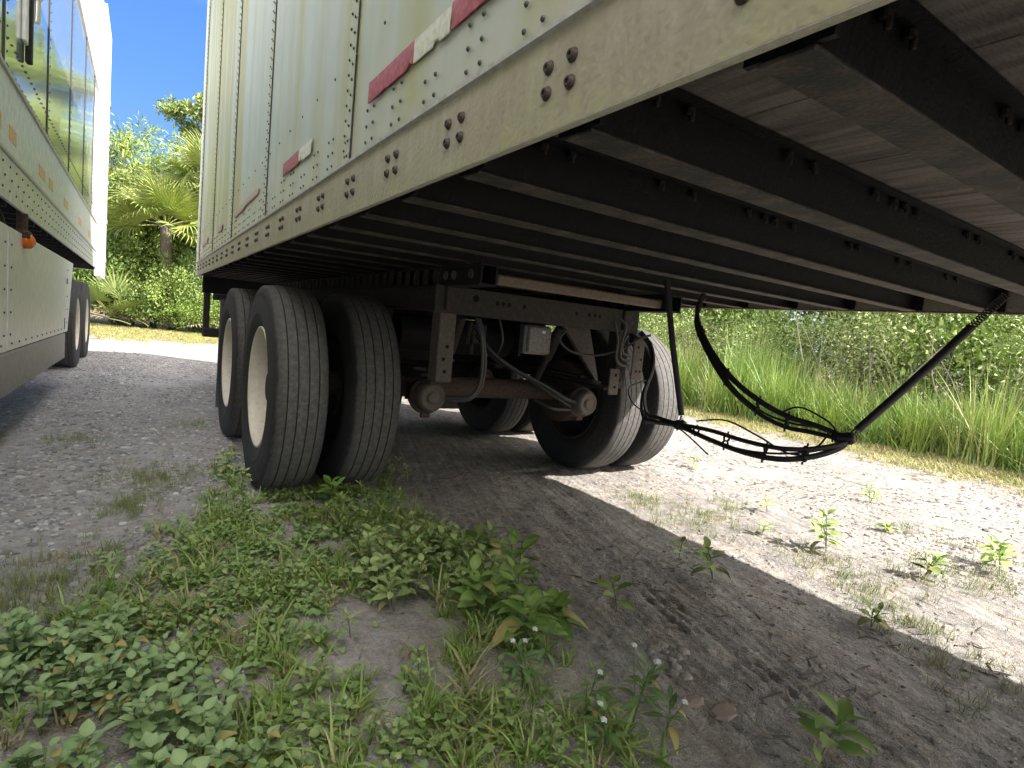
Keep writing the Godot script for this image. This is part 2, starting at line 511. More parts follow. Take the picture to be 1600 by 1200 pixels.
func build_ground() -> void:
	var g := Geo.new()
	var xs := axis_steps(-320, 320, -1.0, 4.2, 0.019, 1.045)
	var ds := axis_steps(-320, 320, 0.45, 4.4, 0.019, 1.035)
	var nx := xs.size()
	for d in ds:
		for x in xs:
			g.tint = ground_color(x, d)
			g.vert(P(x, ground_y(x, d), d))
	for j in ds.size() - 1:
		for k in nx - 1:
			var a := j * nx + k
			g.quad(a, a + 1, a + nx + 1, a + nx)
	tag(obj("ground", g, M.ground), "sandy gravel yard with trodden soil under the trailers", "ground", "", "structure")

func rock_mesh(sd: int, flat: float) -> ArrayMesh:
	var g := Geo.new()
	var s := SphereMesh.new()
	var r := RandomNumberGenerator.new()
	r.seed = sd
	var rings := 4
	var seg := 7
	var pts := []
	for a in rings + 1:
		for b in seg:
			var th := PI * a / rings
			var ph := TAU * b / seg
			var k := r.randf_range(0.75, 1.1)
			if a == 0 or a == rings: k = 0.85
			pts.append(Vector3(sin(th) * cos(ph), cos(th) * flat, sin(th) * sin(ph)) * k)
	for a in rings:
		for b in seg:
			var q := [pts[a * seg + b], pts[a * seg + (b + 1) % seg], pts[(a + 1) * seg + (b + 1) % seg], pts[(a + 1) * seg + b]]
			if a == 0: g.poly([pts[0], q[2], q[3]], Vector3.ZERO)
			elif a == rings - 1: g.poly([q[0], q[1], pts[rings * seg]], Vector3.ZERO)
			else: g.poly(q, Vector3.ZERO)
	return g.mesh()

func build_gravel() -> void:
	var tones := [Color(0.46, 0.45, 0.44), Color(0.58, 0.57, 0.55), Color(0.38, 0.37, 0.37), Color(0.72, 0.7, 0.67), Color(0.44, 0.41, 0.38), Color(0.3, 0.3, 0.31)]
	for set_no in 3:
		var m := rock_mesh(100 + set_no, [0.5, 0.38, 0.65][set_no])
		var where := []
		var cols := []
		for k in [20000, 20000, 14000][set_no]:
			var d := 1.4 + 12.5 * pow(rng.randf(), 1.5)
			var x := rng.randf_range(-1.3, 0.75) + maxf(0.0, d - 5.5) * rng.randf_range(-0.25, 0.3)
			var n := gn.get_noise_2d(x * 1.5 + 7.0, d * 1.5)
			if n < -0.12 and rng.randf() < 0.75: continue
			if d < 2.3 and rng.randf() < 0.6: continue
			if x > 0.3 and d < 2.6: continue
			var sz := rng.randf_range(0.003, 0.0095) * (1.0 + pow(rng.randf(), 9.0) * 1.4)
			where.append(Transform3D(Basis(Vector3.UP, rng.randf() * TAU).rotated(Vector3.RIGHT, rng.randf_range(-0.4, 0.4)).scaled(Vector3(sz * rng.randf_range(0.8, 1.5), sz, sz)), P(x, ground_y(x, d) + sz * 0.12, d)))
			cols.append(tones[rng.randi() % 6] * rng.randf_range(0.8, 1.2))
		scatter("gravel", m, M.pebble, where, cols, ["grey gravel spread over the lane between the two trailers", "flat gravel chips lying in the lane between the trailers", "round grey pebbles among the gravel between the trailers"][set_no], "gravel")
	var m2 := rock_mesh(140, 0.4)
	var where2 := []
	var cols2 := []
	for k in 52000:
		var x := rng.randf_range(0.6, 6.2)
		var d := 0.35 + 8.0 * pow(rng.randf(), 1.5)
		var n := gn.get_noise_2d(x * 1.2 + 17.0, d * 1.2)
		if x < 2.1 and (n < 0.05 or rng.randf() < 0.3): continue
		if d < 1.0 and rng.randf() < 0.5: continue
		if x > 2.1 and n < -0.25: continue
		var sz := rng.randf_range(0.0015, 0.0045) * (1.0 + pow(rng.randf(), 9.0) * 2.0)
		if x > 3.0: sz *= 1.7
		where2.append(Transform3D(Basis(Vector3.UP, rng.randf() * TAU).scaled(Vector3(sz * rng.randf_range(0.8, 2.2), sz, sz)), P(x, ground_y(x, d) + sz * 0.1, d)))
		cols2.append((Color(0.16, 0.14, 0.12) if rng.randf() < 0.35 else Color(0.5, 0.45, 0.39)) * rng.randf_range(0.7, 1.2))
	scatter("grit", m2, M.pebble, where2, cols2, "small chips and grit on the soil right of the weeds", "grit")
	# litter of dry stalks and bark on the sunlit soil
	var g := Geo.new()
	g.blade(Vector3(-0.5, 0, 0), Vector3(1, 0.05, 0).normalized(), Vector3(0, 0.2, 1).normalized(), 1.0, 0.12, 0.15, 3)
	var where3 := []
	var cols3 := []
	for k in 5200:
		var x := rng.randf_range(1.2, 6.5)
		var d := 0.4 + 7.0 * pow(rng.randf(), 1.6)
		if gn.get_noise_2d(x * 1.1 + 57.0, d * 1.1) < 0.0: continue
		var sz := rng.randf_range(0.02, 0.09) * (1.4 if x > 3.0 else 1.0)
		where3.append(Transform3D(Basis(Vector3.UP, rng.randf() * TAU).scaled(Vector3(sz, sz, sz * 0.6)), P(x, ground_y(x, d) + 0.003, d)))
		cols3.append([Color(0.12, 0.09, 0.06), Color(0.3, 0.24, 0.15), Color(0.07, 0.06, 0.05)][rng.randi() % 3])
	scatter("plant_litter", g.mesh(), M.dry, where3, cols3, "dry stalks and bark scattered on the soil in the open", "litter")

# ---------------------------------------------------------------- wheels
func tyre_mesh() -> ArrayMesh:
	var pr := [Vector2(0.292, 0.088), Vector2(0.305, 0.104), Vector2(0.33, 0.114), Vector2(0.36, 0.120), Vector2(0.366, 0.1235), Vector2(0.372, 0.1215), Vector2(0.41, 0.1225), Vector2(0.445, 0.119), Vector2(0.462, 0.116), Vector2(0.466, 0.1185), Vector2(0.472, 0.1155), Vector2(0.488, 0.112), Vector2(0.499, 0.107), Vector2(0.505, 0.101)]
	var out := []
	for p in pr: out.append(p)
	for gx in [0.066, 0.023, -0.023, -0.066]:
		var r: float = 0.512 - gx * gx * 0.5
		out.append_array([Vector2(r, gx + 0.003), Vector2(r, gx + 0.003), Vector2(r - 0.008, gx + 0.002), Vector2(r - 0.008, gx - 0.002), Vector2(r, gx - 0.003), Vector2(r, gx - 0.003)])
	for k in range(pr.size() - 1, -1, -1): out.append(Vector2(pr[k].x, -pr[k].y))
	var g := Geo.new()
	g.lathe(out, Vector3.ZERO, Vector3.RIGHT, 96)
	for k in g.v.size():
		var p := g.v[k]
		var low := smoothstep(-0.36, -0.5, p.y)
		if low > 0.0: p.x *= 1.0 + 0.07 * low * smoothstep(0.505, 0.44, Vector2(p.y, p.z).length())
		if p.y < -0.488: p.y = -0.488 + (p.y + 0.488) * 0.35
		g.v[k] = p
	for k in g.v.size():      # dust lies on the worn tread; flanks are blacker, grooves blackest
		var r := Vector2(g.v[k].y, g.v[k].z).length()
		g.c[k] = Color(0.27, 0.27, 0.29) if r < 0.499 and absf(g.v[k].x) > 0.09 else Color(0.62, 0.62, 0.62) if r < 0.507 and absf(g.v[k].x) > 0.09 else Color(0.35, 0.35, 0.35) if r < 0.506 else Color(1, 1, 1)
	return g.mesh()

var tyre_m: ArrayMesh
var rim_m: ArrayMesh
var hub_m: ArrayMesh

func make_wheel_meshes() -> void:
	tyre_m = tyre_mesh()
	var g := Geo.new()     # dished disc: deep on the -x side
	g.lathe([Vector2(0.303, -0.098), Vector2(0.303, -0.106), Vector2(0.296, -0.109), Vector2(0.288, -0.104), Vector2(0.280, -0.085), Vector2(0.276, -0.05), Vector2(0.274, 0.0), Vector2(0.270, 0.03), Vector2(0.255, 0.052), Vector2(0.22, 0.064), Vector2(0.17, 0.07), Vector2(0.145, 0.07), Vector2(0.145, 0.07), Vector2(0.14, 0.09)], Vector3.ZERO, Vector3.RIGHT, 72)
	g.lathe([Vector2(0.290, -0.1), Vector2(0.283, 0.0), Vector2(0.285, 0.07), Vector2(0.296, 0.104), Vector2(0.303, 0.106), Vector2(0.303, 0.098)], Vector3.ZERO, Vector3.RIGHT, 48)
	rim_m = g.mesh()
	var h := Geo.new()
	h.lathe([Vector2(0.001, -0.06), Vector2(0.07, -0.06), Vector2(0.085, -0.04), Vector2(0.09, 0.03), Vector2(0.13, 0.045), Vector2(0.145, 0.069)], Vector3.ZERO, Vector3.RIGHT, 24)
	for k in 10:
		var w := TAU * k / 10
		h.lathe([Vector2(0.001, 0.03), Vector2(0.016, 0.032), Vector2(0.018, 0.069)], Vector3(0, cos(w) * 0.118, sin(w) * 0.118), Vector3.RIGHT, 6)
	hub_m = h.mesh()

func add_wheel(parent: Node, at: Vector3, outward: float, outer: bool, spin: float) -> void:
	var wh := part("wheel", parent, Transform3D(Basis(), at - Vector3(0, 0.016, 0)))
	obj("tyre", tyre_m, M.rubber, wh, Transform3D(Basis(Vector3.UP, PI if spin > 3.0 else 0.0), Vector3.ZERO))
	var turn := Basis(Vector3.RIGHT, spin) * (Basis() if (outward < 0.0) == outer else Basis(Vector3.UP, PI))
	obj("rim", rim_m, M.rim if outer else M.frame, wh, Transform3D(turn, Vector3.ZERO))  # inner rims coloured dark for the shade between the twin tyres
	if outer: obj("hub", hub_m, M.frame, wh, Transform3D(turn, Vector3.ZERO))

# ---------------------------------------------------------------- near trailer
func panel_mesh(d0: float, d1: float, y0: float, y1: float, x: float, amp: float, sd: int, full: float, horiz := false) -> Geo:
	var g := Geo.new()
	var n := noise(sd, 1.0, 2)
	var nu := 22
	var nv := 26
	for j in nv + 1:
		for k in nu + 1:
			var d := lerpf(d0, d1, float(k) / nu)
			var y := lerpf(y0, y1, float(j) / nv)
			var edge := smoothstep(0.0, 0.12, minf(float(k) / nu, 1.0 - float(k) / nu)) * smoothstep(0.0, 0.06, minf(float(j) / nv, 1.0 - float(j) / nv))
			var wv := n.get_noise_2d(d * 5.0, y * 1.0) if not horiz else n.get_noise_2d(d * 1.6, y * 7.0)
			g.vert(P(x + wv * amp * edge, y, d), Vector2(d / full, 1.0 - (y - 1.3) / 2.85))
	for j in nv:
		for k in nu:
			var a := j * (nu + 1) + k
			g.quad(a, a + nu + 1, a + nu + 2, a + 1)
	return g

func rivet_geo(r: float) -> Geo:
	var g := Geo.new()
	g.lathe([Vector2(r, 0.0), Vector2(r * 0.95, r * 0.35), Vector2(r * 0.6, r * 0.7), Vector2(0.0005, r * 0.85)], Vector3.ZERO, Vector3.LEFT, 8)
	return g

func add_all(g: Geo, other: Geo, at: Vector3, turn := Basis()) -> void:
	var o := g.v.size()
	for p in other.v: g.v.append(at + turn * p)
	g.c.append_array(other.c); g.u.append_array(other.u)
	for k in other.i: g.i.append(k + o)

func side_frame(x: float, d0: float, d1: float, y0: float, y1: float, thick: float) -> Geo:
	var g := Geo.new()
	g.box(P(x, (y0 + y1) / 2, (d0 + d1) / 2), Vector3(thick, y1 - y0, absf(d1 - d0)), minf(thick * 0.25, 0.004))
	return g

func uv_strip(x: float, d0: float, d1: float, y0: float, y1: float) -> Geo:
	var g := Geo.new()
	var n := int((d1 - d0) / 0.05)
	for k in n + 1:
		var d := lerpf(d0, d1, float(k) / n)
		for j in 5:
			var y := lerpf(y0, y1, j / 4.0)
			g.vert(P(x, y, d), Vector2(d / 7.2, 1.0 - (y - y0) / (y1 - y0)))
	for k in n:
		for j in 4:
			var a := k * 5 + j
			g.quad(a, a + 1, a + 6, a + 5)
	return g

func tape_geo(x: float, d0: float, d1: float, y0: float, y1: float, sd: int) -> Geo:
	var g := Geo.new()
	var n := noise(sd, 9.0, 3)
	var steps := 40
	var last := []
	for k in steps + 1:
		var d := lerpf(d0, d1, float(k) / steps)
		var torn := maxf(0.0, n.get_noise_2d(d, 1.0) + n.get_noise_2d(d * 4.0, 8.0) * 0.5 - 0.2) * (y1 - y0) * 0.6
		var yl := minf(y0 + torn, y1 - 0.012)
		var row := [g.vert(P(x, yl, d)), g.vert(P(x, y1, d)), g.vert(P(x + 0.003, yl, d)), g.vert(P(x + 0.003, y1, d))]
		if last.size():
			g.quad(last[0], row[0], row[1], last[1]); g.quad(last[2], row[2], row[0], last[0]); g.quad(last[1], row[1], row[3], last[3])
		last = row
	return g

func build_near_trailer() -> void:
	var t := thing("semi_trailer", P(1.757, 0, 3.6), "pale box trailer with algae streaked side, seen from low beside its open underside", "trailer")
	t.position = Vector3.ZERO
	var xs := SIDE_X
	var xr := SIDE_X + WIDE
	var front := -6.5
	# skin panels with riveted splices
	var seams := [front, -4.8, -3.52, -2.24, -0.96, 0.34, 1.62, 2.94, 4.21, 5.46, 6.84]
	for k in seams.size() - 1:
		obj("side_panel", panel_mesh(seams[k], seams[k + 1], 1.306, TOP_Y, xs, 0.004, 300 + k, 7.2), M.skin, t)
	var riv := rivet_geo(0.0046)
	var many := Geo.new()
	for k in range(1, seams.size()):
		var s: float = seams[k]
		if k < 5: continue
		obj("seam_strip", panel_mesh(s, s + 0.07, 1.306, TOP_Y, xs - 0.004, 0.0, 1, 7.2), M.skin, t)
		obj("seam_gap", side_frame(xs - 0.003, s - 0.006, s, 1.31, TOP_Y, 0.004), M.seam, t)
		for j in 62:
			var y := 1.33 + j * 0.041
			add_all(many, riv, P(xs - 0.0045, y, s + 0.02))
			add_all(many, riv, P(xs - 0.0045, y + 0.02, s + 0.052))
	obj("seam_rivets", many, M.rivet, t).set_meta("kind", "stuff")
	var few := Geo.new()
	var one := rivet_geo(0.005).mesh()
	for k in range(-8, 38):
		for s in 2:
			var d := 0.709 + 0.1815 * k + s * 0.048
			if d > 6.8 or d < -0.9: continue
			for y in [1.411, 1.371, 1.332]:
				if y == 1.411 and k % 3 == 2: continue
				if d < 1.7 and d > 0.5: obj("rivet", one, M.rivet, t, Transform3D(Basis(), P(xs - 0.003, y, d)))
				else: add_all(few, riv, P(xs - 0.003, y, d))
	for k in 34:
		add_all(few, riv, P(xs - 0.004, 1.588, -0.3 + 0.2115 * k))
	obj("side_rivets", few, M.rivet, t).set_meta("kind", "stuff")
	# bottom rail and the ledge above it
	obj("bottom_rail", uv_strip(xs - 0.012, front, REAR_D, RAIL_Y, 1.292), M.rail, t)
	obj("rail_back", side_frame(xs - 0.003, front, REAR_D, RAIL_Y + 0.002, 1.30, 0.012), M.black_steel, t)
	obj("rail_lip", side_frame(xs - 0.007, front, REAR_D, RAIL_Y - 0.004, RAIL_Y + 0.001, 0.012), M.rail_plain, t)
	var ledge := Geo.new()
	for q in [[Vector2(-0.012, 1.292), Vector2(-0.020, 1.295)], [Vector2(-0.020, 1.295), Vector2(-0.020, 1.303)], [Vector2(-0.020, 1.303), Vector2(-0.006, 1.313)], [Vector2(-0.006, 1.313), Vector2(0.0, 1.314)]]:
		ledge.poly([P(xs + q[0].x, q[0].y, front), P(xs + q[1].x, q[1].y, front), P(xs + q[1].x, q[1].y, REAR_D), P(xs + q[0].x, q[0].y, REAR_D)], P(xs + 0.1, 1.29, 0))
	obj("rail_ledge", ledge, M.trim, t)
	# huck bolts in fours at each cross member
	var bg := Geo.new()
	bg.lathe([Vector2(0.0098, 0.0), Vector2(0.0098, 0.0015), Vector2(0.0085, 0.0025), Vector2(0.0068, 0.0062), Vector2(0.0062, 0.0068), Vector2(0.0062, 0.0068), Vector2(0.0036, 0.0068), Vector2(0.0036, 0.0068), Vector2(0.0033, 0.003), Vector2(0.0004, 0.003)], Vector3.ZERO, Vector3.LEFT, 14)
	var bm := bg.mesh()
	for k in range(-3, 22):
		var d := 0.6415 + 0.305 * k
		for s in [-0.0255, 0.0255]:
			for y in [1.2155, 1.2485]:
				obj("bolt", bm, M.bolt, t, Transform3D(Basis(Vector3.RIGHT, rng.randf() * 3.0), P(xs - 0.0125, y + rng.randf_range(-0.001, 0.001), d + s)))
	# reflective tape: red and faded white lengths
	for q in [[1.185, 1.475, 1.425, 1.474, "red"], [1.014, 1.185, 1.426, 1.473, "white"], [0.72, 1.01, 1.428, 1.476, "red"], [2.255, 2.54, 1.427, 1.477, "red"], [2.065, 2.255, 1.426, 1.475, "white"], [3.64, 4.05, 1.435, 1.478, "rust"], [3.15, 3.64, 1.45, 1.482, "rust"], [4.75, 5.05, 1.43, 1.477, "rust"], [5.9, 6.5, 1.43, 1.477, "rust"], [0.3, 0.6, 1.426, 1.474, "white"]]:
		var tp := obj("reflective_tape", tape_geo(xs - 0.0075, q[0], q[1], q[2], q[3], int(q[0] * 100)), M[q[4] + "_tape"], t)
		if q[4] == "red": tp.set_meta("label", "red reflective tape")
		elif q[4] == "white": tp.set_meta("label", "faded white reflective tape")
	# rear corner post, rear frame, roof, front and far side
	obj("corner_post", side_frame(xs + 0.02, 6.92, REAR_D, RAIL_Y, TOP_Y, 0.07), M.white_paint, t)
	obj("corner_post", side_frame(xr - 0.02, 6.92, REAR_D, RAIL_Y, TOP_Y, 0.07), M.white_paint, t)
	var body := Geo.new()
	body.box(P(1.757, TOP_Y, (front + REAR_D) / 2), Vector3(WIDE, 0.05, REAR_D - front), 0.01)
	obj("roof", body, M.white_paint, t)
	var door := Geo.new()
	door.box(P(1.757, 2.66, REAR_D - 0.02), Vector3(WIDE - 0.12, 2.85, 0.05), 0.005)
	obj("rear_door", door, M.white_paint, t)
	var wall := Geo.new()
	wall.box(P(1.757, 2.66, front), Vector3(WIDE, 2.85, 0.05), 0.005)
	obj("front_wall", wall, M.white_paint, t)
	obj("far_side", side_frame(xr - 0.01, front, 6.92, 1.29, TOP_Y - 0.03, 0.04), M.white_paint, t)
	obj("far_rail", side_frame(xr, front, REAR_D, RAIL_Y, 1.29, 0.016), M.rail_plain, t)
	obj("far_rail_lip", side_frame(xr - 0.025, front, REAR_D, RAIL_Y - 0.004, RAIL_Y + 0.001, 0.05), M.flange, t)
	# floor boards
	for k in 8:
		var x0 := xs + 0.02 + k * 0.3185
		var b := Geo.new()
		b.box(P(x0 + 0.1578, RAIL_Y + 0.118 + rng.randf() * 0.002, (front + REAR_D) / 2), Vector3(0.3155, 0.028, REAR_D - front - 0.1), 0.002)
		obj("floor_board", b, M.wood, t)
	# cross members: I-beams, with the clips that hold the floor
	var beam := Geo.new()
	var flange := Geo.new()
	beam.box(Vector3(0, 0.052, 0), Vector3(WIDE - 0.05, 0.094, 0.005))
	beam.box(Vector3(0, 0.1, 0), Vector3(WIDE - 0.05, 0.005, 0.056))
	flange.box(Vector3(0, 0.0025, 0), Vector3(WIDE - 0.05, 0.005, 0.058), 0.0015)
	for s in [-1, 1]:
		beam.box(Vector3(s * (WIDE / 2 - 0.03), 0.052, 0), Vector3(0.008, 0.092, 0.09))
	var beam_m := beam.mesh()
	var flange_m := flange.mesh()
	var clip := Geo.new()
	clip.box(Vector3(0, 0, 0), Vector3(0.016, 0.014, 0.012), 0.003)
	clip.lathe([Vector2(0.0045, 0.0), Vector2(0.004, 0.012), Vector2(0.0005, 0.013)], Vector3(0, -0.003, 0.004), Vector3.DOWN, 8)
	var clip_m := clip.mesh()
	for k in range(-4, 22):
		var d := 0.6415 + 0.305 * k
		var cm := obj("cross_member", beam_m, M.black_steel, t, Transform3D(Basis(Vector3.UP, rng.randf_range(-0.002, 0.002)), P(1.757, RAIL_Y, d)))
		obj("flange", flange_m, M.flange, cm)
		if k >= -1 and k < 6:
			for x in [0.62, 0.70, 0.98, 1.06, 1.30, 1.36, 1.42, 1.48, 1.78, 1.86, 2.1, 2.2, 2.5, 2.6]:
				obj("floor_clip", clip_m, M.bolt, cm, Transform3D(Basis(), Vector3(x - 1.757 + rng.randf_range(-0.02, 0.02), 0.088, 0.009)))
	# slide rails under the cross members, with their row of pin holes
	for x in [1.19, 2.33]:
		var sl := part("slide_rail", t)
		var s := Geo.new()
		s.box(P(x, 1.156, 4.3), Vector3(0.09, 0.008, 4.48), 0.001)
		s.box(P(x, 1.074, 4.3), Vector3(0.09, 0.008, 4.48), 0.001)
		s.box(P(x + 0.035, 1.115, 4.3), Vector3(0.008, 0.074, 4.48))
		obj("channel", s, M.black_steel, sl)
		var tooth := Geo.new()
		for k in 34:
			tooth.box(P(x - 0.035, 1.115, 2.5 + k * 0.118), Vector3(0.008, 0.074, 0.062), 0.004)
		obj("pin_hole_bars", tooth, M.frame, sl).set_meta("kind", "stuff")
		var pl := Geo.new()
		pl.box(P(x - 0.036, 1.115, 2.26), Vector3(0.009, 0.074, 0.4), 0.002)
		obj("end_plate", pl, M.black_steel, sl)
		for k in 3:
			var pin := Geo.new()
			pin.lathe([Vector2(0.02, 0.0), Vector2(0.02, 0.006), Vector2(0.013, 0.006), Vector2(0.013, 0.006), Vector2(0.013, 0.001), Vector2(0.001, 0.001)], P(x - 0.041, 1.115, [2.14, 2.3, 2.38][k]), Vector3.LEFT, 16)
			obj("pin_ring", pin, M.plate, sl)
	var tan := Geo.new()
	tan.box(P(1.81, 1.108, 2.15), Vector3(1.08, 0.042, 0.05), 0.006)
	obj("tan_crossbar", tan, M.tan, t)
	build_bogie(t)
	# underride guard and mud flaps at the rear
	var gd := part("underride_guard", t)
	for x in [0.56, 2.95]:
		var g1 := Geo.new()
		g1.box(P(x, 0.86, 7.0), Vector3(0.06, 0.62, 0.08), 0.008)
		obj("post", g1, M.frame, gd)
	var bar := Geo.new()
	bar.box(P(1.757, 0.57, 7.0), Vector3(2.46, 0.1, 0.09), 0.012)
	obj("bar", bar, M.frame, gd)
	for x in [0.79, 2.72]:
		var f := Geo.new()
		f.box(P(x, 0.5, 4.98), Vector3(0.6, 0.85, 0.012), 0.003)
		obj("mud_flap", f, M.rubber, t)
		var hg := Geo.new()
		hg.box(P(x, 0.94, 5.0), Vector3(0.7, 0.05, 0.04), 0.006)
		obj("flap_hanger", hg, M.black_steel, t)
	for x in [1.757]:
		var rs := Geo.new()
		rs.box(P(x, 1.08, 7.0), Vector3(WIDE - 0.1, 0.17, 0.1), 0.008)
		obj("rear_sill", rs, M.black_steel, t)

func holes(g: Geo, pts: Array, r: float, dir: Vector3) -> void:
	for p in pts: g.lathe([Vector2(0.0005, 0.0015), Vector2(r, 0.0015)], p, dir, 14)

func build_bogie(t: Node3D) -> void:
	var ax := [3.04, 4.29]
	# frame rails and the front crossbeam with its holes
	for x in [1.2, 2.32]:
		var g := Geo.new()
		g.box(P(x, 1.015, 3.85), Vector3(0.085, 0.115, 2.95), 0.006)
		obj("frame_rail", g, M.frame, t)
	var cb := obj("front_crossbeam", side_like(P(1.76, 1.012, 2.4), Vector3(1.3, 0.125, 0.012), 0.003), M.frame, t)
	obj("crossbeam_flange", side_like(P(1.76, 0.952, 2.43), Vector3(1.3, 0.01, 0.07), 0.002), M.frame, t)
	var hg := Geo.new()
	holes(hg, [P(1.22, 1.03, 2.393)], 0.026, Vector3.BACK)
	holes(hg, [P(1.32, 1.03, 2.393)], 0.017, Vector3.BACK)
	holes(hg, [P(1.44, 1.02, 2.393), P(1.475, 1.02, 2.393), P(1.51, 1.02, 2.393), P(1.60, 1.02, 2.393), P(1.94, 1.02, 2.393), P(2.03, 1.02, 2.393), P(2.07, 1.02, 2.393), P(2.105, 1.02, 2.393)], 0.011, Vector3.BACK)
	obj("holes", hg, M.hole, cb).set_meta("kind", "stuff")
	for d in [3.65, 5.2]:
		obj("crossbeam", side_like(P(1.76, 1.0, d), Vector3(1.2, 0.1, 0.06), 0.004), M.black_steel, t)
	obj("added_dark_plate", side_like(P(1.76, 0.74, 5.3), Vector3(1.5, 0.62, 0.02), 0.004), M.black_steel, t)  # dark plate added to close the view to sunlit ground behind
	for x in [1.2, 2.32]:
		obj("torque_plate", side_like(P(x, 0.8, 3.66), Vector3(0.05, 0.32, 0.9), 0.004), M.black_steel, t)
	# hangers
	for x in [1.2, 2.34]:
		for d in [2.47, 3.66, 4.9]:
			var g := Geo.new()
			var far: bool = d > 3.0
			g.box(P(x, 0.79, d), Vector3(0.085, 0.34 if not far else 0.26, 0.09), 0.004)
			var hh := obj("spring_hanger", g, M.plate if x < 2.0 and not far else M.frame, t)
			if not far:
				var hs := Geo.new()
				holes(hs, [P(x - 0.01, 0.73, d - 0.046), P(x + 0.005, 0.79, d - 0.046), P(x, 0.67, d - 0.046)], 0.009, Vector3.BACK)
				obj("holes", hs, M.hole, hh).set_meta("kind", "stuff")
	# plates beside the right hanger
	var p1 := obj("bracket_plate", side_like(P(2.40, 0.80, 2.36), Vector3(0.085, 0.24, 0.012), 0.003), M.plate, t)
	var p2 := obj("bracket_plate", side_like(P(2.27, 0.66, 2.40), Vector3(0.075, 0.15, 0.012), 0.003), M.plate, t)
	var h1 := Geo.new()
	holes(h1, [P(2.39, 0.87, 2.353), P(2.42, 0.80, 2.353), P(2.39, 0.73, 2.353), P(2.42, 0.73, 2.353)], 0.008, Vector3.BACK)
	obj("holes", h1, M.hole, p1).set_meta("kind", "stuff")
	var h2 := Geo.new()
	holes(h2, [P(2.275, 0.70, 2.393), P(2.275, 0.63, 2.393)], 0.009, Vector3.BACK)
	obj("holes", h2, M.hole, p2).set_meta("kind", "stuff")
	# gusset
	var gs := Geo.new()
	for z in [2.66, 2.69]:
		gs.poly([P(2.07, 0.96, z), P(2.27, 0.96, z), P(2.40, 0.6, z)], P(2.2, 0.9, 2.675))
	gs.poly([P(2.07, 0.96, 2.66), P(2.07, 0.96, 2.69), P(2.40, 0.6, 2.69), P(2.40, 0.6, 2.66)], P(2.3, 0.95, 2.675))
	gs.poly([P(2.27, 0.96, 2.66), P(2.27, 0.96, 2.69), P(2.40, 0.6, 2.69), P(2.40, 0.6, 2.66)], P(2.1, 0.7, 2.675))
	obj("gusset", gs, M.plate, t)
	for d in ax:
		var g := Geo.new()
		g.tube([P(0.75, 0.525, d), P(2.77, 0.525, d)], 0.064, 20)
		obj("axle", g, M.rust, t)
		for x in [1.2, 2.32]:
			var sp := Geo.new()
			for k in 3:
				sp.box(P(x, 0.61 + k * 0.022, d), Vector3(0.075, 0.018, 1.1 - k * 0.22), 0.003)
			obj("leaf_spring", sp, M.frame, t)
		for x in [1.17, 2.36]:
			var dr := Geo.new()
			var s := -1.0 if x < 1.7 else 1.0
			dr.lathe([Vector2(0.07, 0.0), Vector2(0.205, 0.02), Vector2(0.212, 0.06), Vector2(0.205, 0.26), Vector2(0.12, 0.27)], P(x - s * 0.02, 0.525, d), Vector3(s, 0, 0), 32)
			obj("brake_drum", dr, M.rust, t)
		# dual wheels
		for q in [[0.590, -1.0, true], [0.932, -1.0, false], [2.582, 1.0, false], [2.924, 1.0, true]]:
			add_wheel(t, P(q[0], 0.512, d), q[1], q[2], rng.randf() * TAU)
	# brake chambers in front of each axle
	for d in ax:
		for x in [1.25, 2.30]:
			var c := part("brake_chamber", t)
			var at := P(x, 0.515 if x < 2.0 else 0.495, d - 0.42)
			var body := Geo.new()
			body.lathe([Vector2(0.001, 0.0), Vector2(0.022, 0.0), Vector2(0.03, -0.004), Vector2(0.032, -0.012), Vector2(0.05, -0.012), Vector2(0.054, -0.006), Vector2(0.062, -0.006), Vector2(0.07, -0.014), Vector2(0.08, -0.03), Vector2(0.084, -0.075)], at, Vector3.BACK, 28)
			body.lathe([Vector2(0.084, -0.105), Vector2(0.08, -0.16), Vector2(0.06, -0.2), Vector2(0.03, -0.21), Vector2(0.012, -0.215), Vector2(0.012, -0.34)], at, Vector3.BACK, 28)
			obj("canister", body, M.chamber, c)
			var band := Geo.new()
			band.lathe([Vector2(0.084, -0.073), Vector2(0.096, -0.076), Vector2(0.098, -0.09), Vector2(0.096, -0.104), Vector2(0.084, -0.107)], at, Vector3.BACK, 28)
			band.box(at + Vector3(0.0, -0.104, -0.09), Vector3(0.05, 0.024, 0.024), 0.004)
			obj("clamp_band", band, M.rust, c)
			var br := Geo.new()
			br.box(at + Vector3(0.02, 0.02, -0.23), Vector3(0.16, 0.12, 0.012), 0.002)
			obj("mount_plate", br, M.frame, c)
	# shock absorbers, relay valve, control box
	for x in [1.42, 2.1]:
		var g := Geo.new()
		g.tube([P(x, 0.95, 2.72), P(x + 0.02, 0.75, 2.86)], 0.032, 14)
		g.tube([P(x + 0.02, 0.75, 2.86), P(x + 0.035, 0.56, 3.0)], 0.022, 12)
		obj("shock_absorber", g, M.frame, t)
	var bx := part("control_box", t)
	obj("case", side_like(P(1.975, 0.855, 2.82), Vector3(0.185, 0.175, 0.09), 0.012), M.box, bx)
	obj("lid", side_like(P(1.98, 0.855, 2.765), Vector3(0.165, 0.16, 0.02), 0.008), M.box, bx)
	obj("tag", side_like(P(2.0, 0.905, 2.7535), Vector3(0.022, 0.016, 0.003), 0.0), M.white_paint, bx)
	obj("bracket", side_like(P(1.87, 0.85, 2.83), Vector3(0.02, 0.2, 0.06), 0.003), M.black_steel, bx)
	var tank := Geo.new()
	tank.tube([P(1.36, 0.82, 3.5), P(2.2, 0.82, 3.5)], 0.12, 24)
	obj("air_tank", tank, M.black_steel, t)
	# valve body with fittings
	var vb := Geo.new()
